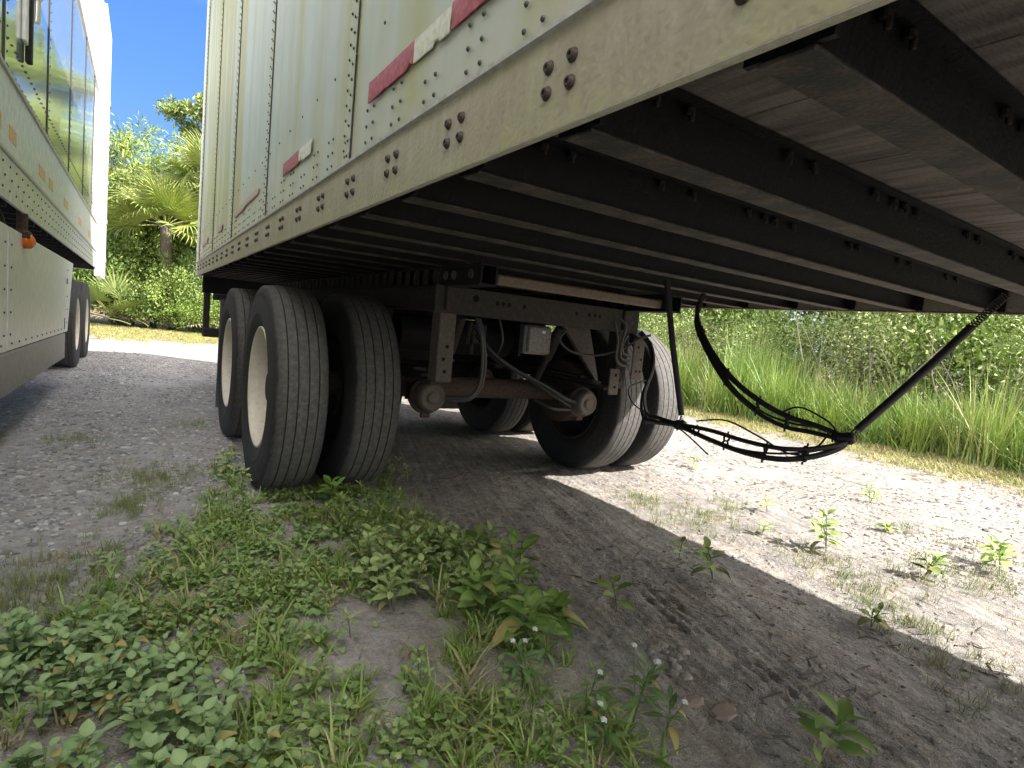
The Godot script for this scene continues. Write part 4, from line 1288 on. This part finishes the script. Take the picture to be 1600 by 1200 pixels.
	for k in 7:
		leafy_weed("tyre_weed", "low weed growing against the outer side of the front tyre", "weed", "low weeds beside the outer front tyre", rng.randf_range(0.33, 0.47), rng.randf_range(2.95, 3.5), rng.randf_range(0.06, 0.13), pale, 5, 0.9, M.leaf)
	# seedlings on the open soil
	var seed_l := leaf_variants(0.075, 0.036, Color(0.2, 0.32, 0.05), Color(0.3, 0.4, 0.09), 0.85)
	for q in [[1.35, 1.285, 0.09, 3, "leafy seedling alone on the shaded soil right of the weeds"], [1.92, 1.52, 0.08, 2, "three leaved seedling just inside the trailer's shadow, nearer the wheels"], [1.905, 1.33, 0.11, 3, "seedling with two wide leaves inside the trailer's shadow edge"], [2.72, 1.32, 0.16, 5, "largest bright seedling in the sunlit soil right of the shadow"], [2.86, 0.975, 0.1, 4, "spreading bright seedling in the sun, nearest the right border"], [3.04, 1.83, 0.08, 3, "small bright seedling in the sun below the hose loop"], [2.6, 1.58, 0.05, 3, "flat bright seedling left of the largest sunlit one"], [4.05, 1.74, 0.07, 3, "small pointed seedling far out on the sunlit soil"], [3.45, 1.38, 0.04, 3, "tiny bright seedling right of the largest sunlit one"], [3.5, 2.75, 0.06, 3, "small dark seedling on the gravel below the hose loop's end"], [1.31, 0.585, 0.11, 4, "dark green leafy weed on the shaded soil at the bottom border"], [1.2, 0.53, 0.05, 2, "small sprout at the bottom border beside the dark green weed"], [2.15, 0.86, 0.06, 3, "seedling straddling the shadow edge toward the right border"], [3.3, 0.84, 0.14, 3, "thin upright seedling at the right border"], [3.45, 0.9, 0.12, 3, "thin upright seedling behind the one at the right border"]]:
		leafy_weed("seedling", q[4], "weed", "seedlings on the bare soil", q[0], q[1], q[2], seed_l if q[0] != 1.31 else big, q[3] + 1, 1.15 if q[2] > 0.08 else 0.9, M.leaf, 0.3)
	# flowering weeds with small white heads
	var nar := leaf_variants(0.055, 0.02, Color(0.09, 0.19, 0.045), Color(0.14, 0.25, 0.07), 0.85)
	var head := Geo.new()
	for k in 12:
		var dd := dir(k * 2.4, 1.4 - k * 0.1)
		head.lathe([Vector2(0.0022, -0.001), Vector2(0.002, 0.002), Vector2(0.0002, 0.003)], dd * 0.0042, dd, 5)
	var head_m := head.mesh()
	for q in [[0.818, 1.06, 0.10, 2, "flowering weed with two white heads left of the bottom middle"], [0.985, 0.85, 0.13, 3, "flowering weed with three white heads nearest the bottom middle"], [0.9, 0.92, 0.11, 1, "flowering weed with one white head between the two larger ones"], [0.86, 0.8, 0.1, 2, "flowering weed at the bottom border, left of the dark soil"], [1.02, 0.78, 0.1, 1, "flowering weed at the bottom border, beside the dark soil"], [0.61, 2.75, 0.2, 4, "thin stalk with four white flower heads in front of the outer front tyre"], [0.93, 1.12, 0.08, 1, "small flowering weed below the large leaved clump"]]:
		var o := leafy_weed("flowering_weed", q[4], "weed", "weeds with white flower heads", q[0], q[1], q[2], nar, 5 if q[1] < 2.0 else 2, 1.0, M.leaf, 0.2)
		for k in q[3]:
			var tip := Vector3(rng.randf_range(-0.05, 0.05), q[2] * rng.randf_range(1.0, 1.35), rng.randf_range(-0.04, 0.04))
			var sg := Geo.new()
			sg.tube([Vector3(0, q[2] * 0.3, 0), tip], 0.0011, 4)
			obj("flower_stalk", sg, M.stem, o)
			obj("flower", head_m, M.petal, o, Transform3D(Basis().scaled(Vector3.ONE * (1.25 if q[1] < 2.0 else 2.2)), tip))
	# fallen brown leaf
	var bl := Geo.new()
	bl.tint = Color(0.17, 0.06, 0.03)
	bl.leaf(Vector3.ZERO, Vector3(0.95, 0.1, -0.3).normalized(), Vector3(0.3, 0.1, 0.95).normalized(), 0.045, 0.014, 0.1, 0.5, 5, 0.8)
	tag(obj("fallen_leaf", bl, M.dry, self, Transform3D(Basis(), P(0.6, ground_y(0.6, 1.285) + 0.014, 1.285))), "small reddish brown dead leaf lying on the bare sandy patch", "leaf")

func build_stones() -> void:
	var ms := [rock_mesh(201, 0.55), rock_mesh(202, 0.45), rock_mesh(203, 0.6)]
	for q in [[1.27, 1.06, 0.016], [1.33, 1.07, 0.02], [1.29, 1.0, 0.014], [1.32, 1.0, 0.013], [1.25, 0.955, 0.017], [1.36, 1.02, 0.021], [1.28, 0.975, 0.02], [1.27, 0.93, 0.02], [1.22, 1.0, 0.015], [1.31, 1.04, 0.012], [1.25, 1.03, 0.012]]:
		var o := obj("stone", ms[rng.randi() % 3], M.stone, self, Transform3D(Basis(Vector3.UP, rng.randf() * TAU).scaled(Vector3(q[2] * 1.15, q[2] * 0.8, q[2])), P(q[0], ground_y(q[0], q[1]) + q[2] * 0.02, q[1])))
		tag(o, "grey stone in the small cluster on the shaded soil", "stone", "stones clustered on the shaded soil")
	for q in [[1.245, 0.79, 0.043, "flat pinkish stone slab sunk in the shaded soil, larger of the two"], [1.20, 0.85, 0.034, "flat reddish stone slab left of the larger slab"]]:
		var o := obj("flat_stone", rock_mesh(int(q[0] * 1000), 0.3), M.pink_stone, self, Transform3D(Basis(Vector3.UP, 0.7).scaled(Vector3(q[2] * 1.3, q[2] * 0.6, q[2] * 0.8)), P(q[0], ground_y(q[0], q[1]) + 0.002, q[1])))
		tag(o, q[3], "stone")
	var k0 := 0
	for q in [[1.3, 0.755, 0.014, "small grey stone right of the pinkish slab"], [1.42, 0.66, 0.02, "grey stone near the bottom border, beside the dark weed"], [0.83, 1.1, 0.035, "pale rounded stone half buried below the large leaved clump"], [0.57, 1.25, 0.028, "pale stone in the weeds near the fallen leaf"], [-0.26, 3.3, 0.022, "largest pale stone of the gravel at the far left"], [-0.33, 3.5, 0.025, "grey stone at the left border of the gravel lane"], [-0.2, 3.4, 0.02, "whitish stone in the gravel lane near the left border"], [0.12, 2.62, 0.016, "small white stone on the gravel above the weeds"]]:
		var o := obj("stone", ms[k0 % 3], M.stone, self, Transform3D(Basis(Vector3.UP, rng.randf() * TAU).scaled(Vector3(q[2] * 1.2, q[2] * 0.7, q[2])), P(q[0], ground_y(q[0], q[1]) + q[2] * 0.15, q[1])))
		tag(o, q[3], "stone")
		k0 += 1

# far vegetation
func crown_mesh(sd: int, size: Vector3, clumps: int, per: int, ll: float, lw: float, a: Color, b: Color, hang := 0.0, clump_r := 0.16) -> ArrayMesh:
	var r := RandomNumberGenerator.new()
	r.seed = sd
	var g := Geo.new()
	for k in clumps:
		var u := Vector3(r.randfn(), r.randfn(), r.randfn()).normalized() * pow(r.randf(), 0.45)
		var ctr := Vector3(u.x * size.x, size.y * (0.55 + 0.45 * u.y), u.z * size.z)
		var tone := r.randf()
		var rad := clump_r * (size.x + size.z) * r.randf_range(0.6, 1.3)
		for j in per:
			var off := Vector3(r.randfn(), r.randfn() * 0.8, r.randfn()) * rad * 0.5
			var p := ctr + off
			if p.y < 0.03: continue
			var al := (off.normalized() + Vector3(r.randf_range(-1, 1), r.randf_range(-0.6, 0.8) - hang, r.randf_range(-1, 1))).normalized()
			var sd2 := al.cross(Vector3(r.randf_range(-1, 1), r.randf_range(-1, 1), r.randf_range(-1, 1))).normalized()
			var nn := sd2.cross(al)
			var l := ll * r.randf_range(0.6, 1.25)
			var w := lw * r.randf_range(0.7, 1.2) * 0.5
			g.tint = a.lerp(b, clampf(tone * 0.6 + r.randf() * 0.5, 0, 1))
			var i0 := g.vert(p)
			var i1 := g.vert(p + al * l * 0.45 + sd2 * w + nn * w * 0.3)
			var i2 := g.vert(p + al * l - nn * l * 0.12)
			var i3 := g.vert(p + al * l * 0.45 - sd2 * w + nn * w * 0.3)
			g.tri(i0, i1, i2); g.tri(i0, i2, i3)
	return g.mesh()

func stems_mesh(sd: int, n: int, h: float, spread: float, rad: float, bent := 0.15) -> ArrayMesh:
	var r := RandomNumberGenerator.new()
	r.seed = sd
	var g := Geo.new()
	for k in n:
		var yaw := TAU * k / n + r.randf_range(-0.5, 0.5)
		var tip := Vector3(cos(yaw) * spread * r.randf_range(0.4, 1), h * r.randf_range(0.7, 1.0), sin(yaw) * spread * r.randf_range(0.4, 1))
		var mid := tip * 0.5 + Vector3(r.randf_range(-1, 1), 0, r.randf_range(-1, 1)) * bent * h * 0.3
		var line := curve([Vector3(0, -0.05, 0), mid, tip], 4)
		var rr := []
		for j in line.size(): rr.append(rad * (1.0 - 0.8 * j / (line.size() - 1.0)))
		g.tube(line, rr, 6)
		for j in range(3, line.size() - 1):
			var e: Vector3 = line[j] + Vector3(r.randf_range(-1, 1), r.randf_range(0.2, 1), r.randf_range(-1, 1)) * h * 0.18
			g.tube([line[j], e], [rr[j] * 0.6, rr[j] * 0.15], 4)
	return g.mesh()

func fan_mesh(sd: int, r0: float, n: int, arc: float, droop: float, wide: float, a: Color, b: Color, petiole: float) -> ArrayMesh:
	var r := RandomNumberGenerator.new()
	r.seed = sd
	var g := Geo.new()
	g.tint = Color(0.2, 0.22, 0.07)
	# the stalk runs along +x, the fan opens at its end
	var hub := Vector3(petiole, petiole * 0.12, 0)
	g.tube(curve([Vector3.ZERO, Vector3(petiole * 0.5, petiole * 0.1, 0), hub], 4), 0.014, 6)
	for k in n:
		var w := lerpf(-arc, arc, k / (n - 1.0))
		var al := Vector3(cos(w), 0.12 * cos(w) + 0.1, sin(w)).normalized()
		var sd2 := al.cross(Vector3.UP).normalized()
		g.tint = a.lerp(b, r.randf())
		var length := r0 * (1.0 - 0.35 * pow(absf(w) / arc, 3.0)) * r.randf_range(0.85, 1.05)
		var last := []
		var p := hub
		var dd := al
		for s in 6:
			var t := s / 5.0
			var ww := wide * (0.35 + 1.2 * t if t < 0.45 else 0.89 * (1.0 - t) / 0.55 + 0.03)
			var row := [g.vert(p + sd2 * ww + Vector3.UP * ww * 0.5), g.vert(p), g.vert(p - sd2 * ww + Vector3.UP * ww * 0.5)]
			if last.size():
				g.quad(last[0], last[1], row[1], row[0]); g.quad(last[1], last[2], row[2], row[1])
			last = row
			dd = (dd + Vector3.DOWN * droop * t * t * r.randf_range(0.6, 1.4)).normalized()
			p += dd * length / 5.0
	return g.mesh()

func palm(called: String, label: String, at: Vector3, trunk_h: float, fans: Array, n: int, sc: float, category := "palm", group := "") -> void:
	var o := thing(called, at, label, category, group)
	if trunk_h > 0.3:
		var g := Geo.new()
		g.tube(curve([Vector3(0, -0.1, 0), Vector3(0.05, trunk_h * 0.5, 0.03), Vector3(0, trunk_h, 0)], 6), 0.14, 12)
		obj("trunk", g, M.bark, o)
	for k in n:
		var t := float(k) / n
		var yaw := k * 2.4 + rng.randf_range(-0.3, 0.3)
		var pitch := lerpf(1.25, -0.5 if trunk_h > 0.3 else 0.15, t) + rng.randf_range(-0.15, 0.15)
		var b := Basis(Vector3.UP, yaw) * Basis(Vector3.BACK, pitch) * Basis(Vector3.RIGHT, rng.randf_range(-0.5, 0.5))
		obj("frond", fans[rng.randi() % fans.size()], M.far_leaf, o, Transform3D(b.scaled_local(Vector3.ONE * sc * rng.randf_range(0.8, 1.1)), Vector3(0, trunk_h, 0)))

func shrub(called: String, label: String, category: String, group: String, at: Vector3, crown: Mesh, stems: Mesh, sc: Vector3, material: Material) -> void:
	var o := thing(called, at, label, category, group)
	o.rotation.y = rng.randf() * TAU
	obj("crown", crown, material, o, Transform3D(Basis().scaled(sc), Vector3(0, 0.12 * sc.y, 0)))
	obj("stem", stems, M.bark, o, Transform3D(Basis().scaled(Vector3(sc.x, sc.y, sc.z)), Vector3.ZERO))

func build_far_plants() -> void:
	var willow := [crown_mesh(601, Vector3(1.5, 4.6, 1.4), 90, 120, 0.17, 0.034, Color(0.17, 0.26, 0.04), Color(0.36, 0.42, 0.10), 0.15, 0.13), crown_mesh(602, Vector3(1.5, 4.6, 1.4), 90, 120, 0.17, 0.034, Color(0.16, 0.25, 0.05), Color(0.33, 0.40, 0.11), 0.15, 0.13)]
	var broad := [crown_mesh(611, Vector3(1.0, 1.8, 1.0), 70, 70, 0.10, 0.055, Color(0.11, 0.2, 0.035), Color(0.27, 0.36, 0.07)), crown_mesh(612, Vector3(1.0, 1.8, 1.0), 60, 70, 0.09, 0.05, Color(0.13, 0.22, 0.04), Color(0.3, 0.38, 0.09))]
	var dark := [crown_mesh(621, Vector3(1.0, 1.4, 1.0), 60, 60, 0.09, 0.045, Color(0.06, 0.12, 0.03), Color(0.14, 0.22, 0.05))]
	var small := [crown_mesh(631, Vector3(0.8, 1.5, 0.8), 110, 70, 0.055, 0.022, Color(0.2, 0.27, 0.07), Color(0.42, 0.46, 0.17)), crown_mesh(632, Vector3(0.8, 1.5, 0.8), 110, 70, 0.06, 0.02, Color(0.17, 0.25, 0.06), Color(0.36, 0.42, 0.14))]
	var st_tall := stems_mesh(641, 5, 4.0, 0.8, 0.06)
	var st_low := stems_mesh(642, 6, 1.4, 0.6, 0.022)
	var names := {}
	# tall thicket behind the trailers' rear ends
	for q in [[-0.7, 21.3, 1.26, 0], [0.35, 21.8, 1.3, 1], [1.5, 21.6, 1.2, 0], [2.7, 21.9, 1.15, 1], [-2.0, 22.0, 1.15, 1], [4.2, 21.6, 1.0, 0], [-3.6, 21.8, 1.05, 0], [5.8, 21.2, 1.0, 1], [7.4, 20.6, 0.95, 0], [-5.4, 22, 1.1, 1]]:
		var which: String = {-0.7: "tall yellow green thicket tree beside the left trailer's rear post", 0.35: "tall yellow green thicket tree in the middle of the gap between the trailers", 1.5: "tall yellow green thicket tree behind the fan palm"}.get(q[0], "tall yellow green thicket tree %d m %s of the gap between the trailers" % [absf(q[0] - 0.3), "left" if q[0] < 0.3 else "right"])
		shrub("thicket_tree", which, "tree", "tall thicket trees behind the trailers", P(q[0], 0, q[1]), willow[q[3]], st_tall, Vector3(1, q[2], 1), M.far_leaf)
	for q in [[-0.6, 20.0, 0.62, 0], [1.3, 20.1, 0.74, 1], [0.2, 20.6, 0.85, 0], [-1.6, 20.4, 0.7, 1], [2.2, 20.3, 0.7, 0]]:
		shrub("thicket_bush", "willowy bush in front of the thicket trees, %d cm %s of the fan palm" % [absf(q[0] - 0.55) * 100, "left" if q[0] < 0.55 else "right"], "bush", "willowy bushes in front of the thicket", P(q[0], 0, q[1]), willow[q[3]], st_low, Vector3(0.8, q[2], 0.8), M.far_leaf)
	# dark leaved tree rising over the thicket
	var o := thing("overhanging_tree", P(3.15, 0, 23.5), "taller tree with small dark leaves reaching over the thicket against the sky", "tree")
	var tg := Geo.new()
	tg.tube(curve([P(0, -0.2, 0), P(-0.2, 3.0, 0), P(-0.1, 5.5, 0), P(0.2, 8.0, 0.2)], 6), [0.2, 0.2, 0.19, 0.19, 0.18, 0.18, 0.17, 0.16, 0.15, 0.15, 0.14, 0.13, 0.12, 0.11, 0.1, 0.09, 0.07, 0.06, 0.05], 10)
	obj("trunk", tg, M.bark, o)
	var cr := crown_mesh(651, Vector3(0.75, 1.15, 0.75), 26, 60, 0.15, 0.075, Color(0.13, 0.2, 0.04), Color(0.3, 0.36, 0.11), 0.0, 0.13)
	for q in [[-1.5, 6.5, -0.8, 1.1], [-2.5, 6.7, -0.5, 0.7], [-2.0, 6.2, -0.2, 0.7], [-1.2, 7.3, 0.3, 0.9], [-0.6, 7.0, 0.3, 1.2], [0.7, 7.0, 0.0, 1.4], [-0.9, 7.9, 0.5, 0.9], [1.4, 6.0, 0.5, 1.2], [0.2, 8.0, 0.4, 1.2]]:
		var lg := Geo.new()
		var e := P(q[0], q[1] + 0.5, q[2])
		lg.tube(curve([P(-0.1, minf(q[1] - 0.8, 5.4), 0), e * 0.55 + Vector3(0, q[1] * 0.43, 0), e], 4), [0.07, 0.065, 0.06, 0.05, 0.045, 0.04, 0.03, 0.02, 0.012], 6)
		var br := obj("limb", lg, M.bark, o)
		obj("crown", cr, M.far_leaf, br, Transform3D(Basis(Vector3.UP, rng.randf() * TAU).scaled(Vector3.ONE * q[3]), P(q[0], q[1], q[2])))
	# fan palms
	var fans := [fan_mesh(661, 0.85, 34, 1.9, 0.5, 0.02, Color(0.20, 0.26, 0.05), Color(0.40, 0.42, 0.13), 0.5), fan_mesh(662, 0.9, 30, 1.7, 0.75, 0.02, Color(0.18, 0.25, 0.05), Color(0.36, 0.38, 0.12), 0.55), fan_mesh(665, 0.8, 32, 1.8, 1.0, 0.018, Color(0.16, 0.23, 0.05), Color(0.34, 0.37, 0.13), 0.5)]
	var stiff := [fan_mesh(663, 0.75, 22, 1.5, 0.08, 0.028, Color(0.16, 0.24, 0.07), Color(0.32, 0.38, 0.14), 0.6), fan_mesh(664, 0.7, 20, 1.6, 0.12, 0.028, Color(0.19, 0.27, 0.07), Color(0.36, 0.42, 0.16), 0.55)]
	palm("fan_palm", "fan palm with drooping yellow green fronds in front of the thicket", P(0.42, 0, 18.95), 2.9, fans, 26, 1.4)
	palm("fan_palm", "higher fan palm half hidden by the near trailer's rear corner", P(1.45, 0, 19.6), 4.3, fans, 24, 1.3)
	palm("fan_palm", "fan palm out of sight behind the near trailer", P(4.0, 0, 19.8), 3.0, fans, 14, 1.0)
	for q in [[0.85, 19.0, 1.0, "low palmetto with grey green blades below the fan palm"], [1.5, 18.7, 0.9, "low palmetto beside the near trailer's rear bumper"], [0.1, 19.4, 0.95, "low palmetto in the dark of the thicket's foot"], [-0.75, 19.0, 1.1, "low palmetto with browned blades beside the left trailer's rear post"], [2.4, 18.9, 1.0, "low palmetto seen under the near trailer's rear end"], [1.1, 19.9, 1.3, "taller palmetto behind the low one below the fan palm"]]:
		palm("palmetto", q[3], P(q[0], 0, q[1]), 0.25, stiff, 12, q[2], "palmetto", "palmettos at the thicket's foot")
	# undergrowth along the rear edge
	var count := {"broad": 0, "dark": 0}
	for q in [[-0.5, 19.9, 0.95, 1.2, 0, "broad"], [0.3, 20.4, 1.1, 1.6, 1, "broad"], [1.3, 19.7, 0.7, 0.75, 0, "broad"], [0.55, 18.9, 0.45, 0.45, 1, "broad"], [1.0, 18.4, 0.5, 0.5, 0, "broad"], [-0.35, 18.9, 0.4, 0.45, 1, "broad"], [1.75, 18.3, 0.6, 0.6, 1, "broad"], [0.9, 20.8, 1.2, 1.7, 0, "dark"], [-0.3, 20.8, 1.1, 1.9, 0, "dark"], [1.9, 20.9, 1.2, 2.0, 0, "dark"], [2.6, 19.4, 0.9, 1.0, 0, "broad"], [3.4, 19.6, 1.0, 1.4, 1, "broad"], [-1.5, 20.2, 1.0, 1.4, 0, "broad"], [-2.8, 20.2, 1.1, 1.4, 1, "broad"], [0.5, 18.75, 0.75, 1.05, 1, "broad"], [-0.8, 19.5, 0.9, 1.7, 0, "dark"], [1.35, 19.0, 0.8, 1.5, 0, "dark"], [1.7, 18.9, 0.7, 0.95, 1, "broad"], [0.0, 19.1, 0.6, 0.9, 0, "dark"], [-0.3, 20.2, 1.0, 2.0, 0, "broad"], [1.1, 20.4, 1.0, 1.9, 1, "broad"], [4.6, 19.6, 1.0, 1.3, 0, "broad"], [5.8, 18.8, 1.1, 1.4, 1, "broad"]]:
		var lb: String = "leafy green shrub at the thicket's foot, centred %d cm %s of the fan palm, %d m away" % [absf(q[0] - 0.55) * 100, "left" if q[0] < 0.55 else "right", q[1]]
		lb = "%s %s shrub at the thicket's foot %s the fan palm" % [["knee high", "waist high", "head high"][0 if q[3] < 0.7 else 1 if q[3] < 1.25 else 2], "dark leaved" if q[5] == "dark" else "light green", "left of" if q[0] < 0.2 else "right of" if q[0] > 0.9 else "close below"]
		shrub("undergrowth_shrub", lb, "shrub", "undergrowth shrubs" if q[5] == "broad" else "dark undergrowth shrubs", P(q[0], 0, q[1]), (broad if q[5] == "broad" else dark)[q[4] % (2 if q[5] == "broad" else 1)], st_low, Vector3(q[2], q[3], q[2]), M.far_leaf)
	# dead fronds heaped on the ground
	var dead := fan_mesh(671, 0.75, 20, 1.3, 0.6, 0.03, Color(0.2, 0.15, 0.1), Color(0.4, 0.33, 0.25), 0.5)
	for q in [[0.45, 18.6, 0.45, "dead grey frond hanging under the low palmetto"], [0.1, 18.3, 0.1, "dead frond lying flat at the thicket's foot, middle one"], [-0.3, 18.2, 0.12, "dead frond lying at the thicket's foot, nearest the left trailer"], [0.75, 18.2, 0.1, "dead frond lying at the thicket's foot, nearest the rear bumper"], [-0.7, 18.8, 0.9, "dead brown frond hanging beside the left trailer's rear post"], [0.7, 19.0, 2.2, "dead brown frond hanging from the fan palm's trunk"]]:
		tag(obj("dead_frond", dead, M.dry, self, Transform3D(Basis(Vector3.UP, rng.randf() * TAU) * Basis(Vector3.BACK, 0.1 if q[2] < 0.3 else -0.9), P(q[0], q[2], q[1]))), q[3], "dead frond", "dead palm fronds")
	# shrubs and dry twigs along the right side
	for k in 26:
		var d := -3.0 + k * 0.85
		var x := 8.6 + rng.randf_range(-0.3, 0.5) + (0.5 if k % 2 else 0.0)
		var kind := k % 4
		var cm: Mesh = [small[0], small[1], small[1], broad[1]][kind]
		shrub("bank_shrub", ["fine leaved pale shrub", "narrow leaved green shrub", "fine leaved dull green shrub", "leafy green broad leaved shrub"][kind] + " behind the tall grass, %s from the near end" % ORDINAL[k], "shrub", ["fine leaved pale shrubs on the right bank", "narrow leaved shrubs on the right bank", "fine leaved dull shrubs on the right bank", "broad leaved shrubs on the right bank"][kind], P(x, 0, d), cm, st_low, Vector3(0.95, rng.randf_range(0.9, 1.25), 0.95), M.far_leaf)
	for k in 13:
		var d := -2.0 + k * 1.7
		shrub("bank_tree", "tall thicket tree behind the right bank's shrubs, %s counted from the near end" % ORDINAL[k], "tree", "trees behind the right bank", P(11.2 + rng.randf_range(-0.5, 0.8), 0, d), willow[k % 2], st_tall, Vector3(0.95, rng.randf_range(0.7, 0.95), 0.95), M.far_leaf)
	var tw := stems_mesh(681, 9, 1.5, 0.7, 0.011, 0.5)
	var tn := 0
	for q in [[7.9, 0.8], [7.9, 1.5], [8.1, 2.4], [8.0, 3.3], [8.2, 4.3], [8.1, 5.6], [8.2, 6.8]]:
		tn += 1
		tag(obj("dry_twigs", tw, M.dry_twig, self, Transform3D(Basis(Vector3.UP, rng.randf() * TAU).scaled(Vector3.ONE * rng.randf_range(0.85, 1.1)), P(q[0], 0, q[1]))), "bare grey twigs between tall grass and shrubs, %s from the right border" % ORDINAL[tn - 1], "twigs", "bare grey twigs on the right bank")
	# tall grass belt
	for v in 2:
		var m := tuft_mesh(34, [1.12, 0.95][v], 0.012, [0.5, 0.85][v], 0.28, 1.32, 0.13, 5)
		var where := []
		var cols := []
		for k in 900:
			var d := -4.0 + 24.0 * rng.randf()
			var x := 7.05 + 1.2 * pow(rng.randf(), 0.8) + gn.get_noise_2d(d * 0.8, 5.0 + v) * 0.35
			var s := rng.randf_range(0.6, 1.05) * (0.8 + gn.get_noise_2d(d * 0.9, 50.0) * 0.9 + 0.15)
			where.append(Transform3D(Basis(Vector3.UP, rng.randf() * TAU).scaled(Vector3(1, clampf(s, 0.45, 1.3), 1)), P(x, 0, d)))
			cols.append([Color(0.28, 0.4, 0.08), Color(0.36, 0.46, 0.11), Color(0.23, 0.36, 0.08), Color(0.46, 0.46, 0.2)][rng.randi() % 4])
		scatter("tall_grass", m, M.grass, where, cols, ["tall green grass along the right edge of the yard", "arching tall grass mixed along the right edge of the yard"][v], "tall grass")
	# mown verge
	var short := tuft_mesh(46, 0.075, 0.005, 0.7, 0.5, 0.8, 0.1, 2)
	var w2 := []
	var c2 := []
	for k in 7200:
		var x: float
		var d: float
		if k < 3600:
			d = -3.0 + 20.0 * pow(rng.randf(), 1.3)
			x = rng.randf_range(5.7, 7.5)
			if rng.randf() > smoothstep(5.6, 6.5, x + gn.get_noise_2d(d, 3.0) * 0.4): continue
		else:
			d = rng.randf_range(12.6, 20.2)
			x = rng.randf_range(-3.0, 4.5)
			if rng.randf() > smoothstep(13.0, 15.8, d + gn.get_noise_2d(x * 0.7, 13.0) * 1.2): continue
		w2.append(Transform3D(Basis(Vector3.UP, rng.randf() * TAU).scaled(Vector3(1, rng.randf_range(0.5, 1.1), 1)), P(x, 0, d)))
		c2.append([Color(0.36, 0.34, 0.1), Color(0.42, 0.38, 0.16), Color(0.27, 0.3, 0.08), Color(0.3, 0.25, 0.12)][rng.randi() % 4])
	scatter("mown_grass", short, M.grass, w2, c2, "short yellowing grass along the edge of the yard", "grass")

func _ready() -> void:
	rng.seed = 20240611
	sky_and_camera()
	make_materials()
	M.dry_twig = mat(lin(0.34, 0.29, 0.23), 0.9)
	build_ground()
	make_wheel_meshes()
	build_near_trailer()
	build_far_trailer()
	build_far_plants()
	build_hoses()
	build_gravel()
	build_stones()
	build_weeds()
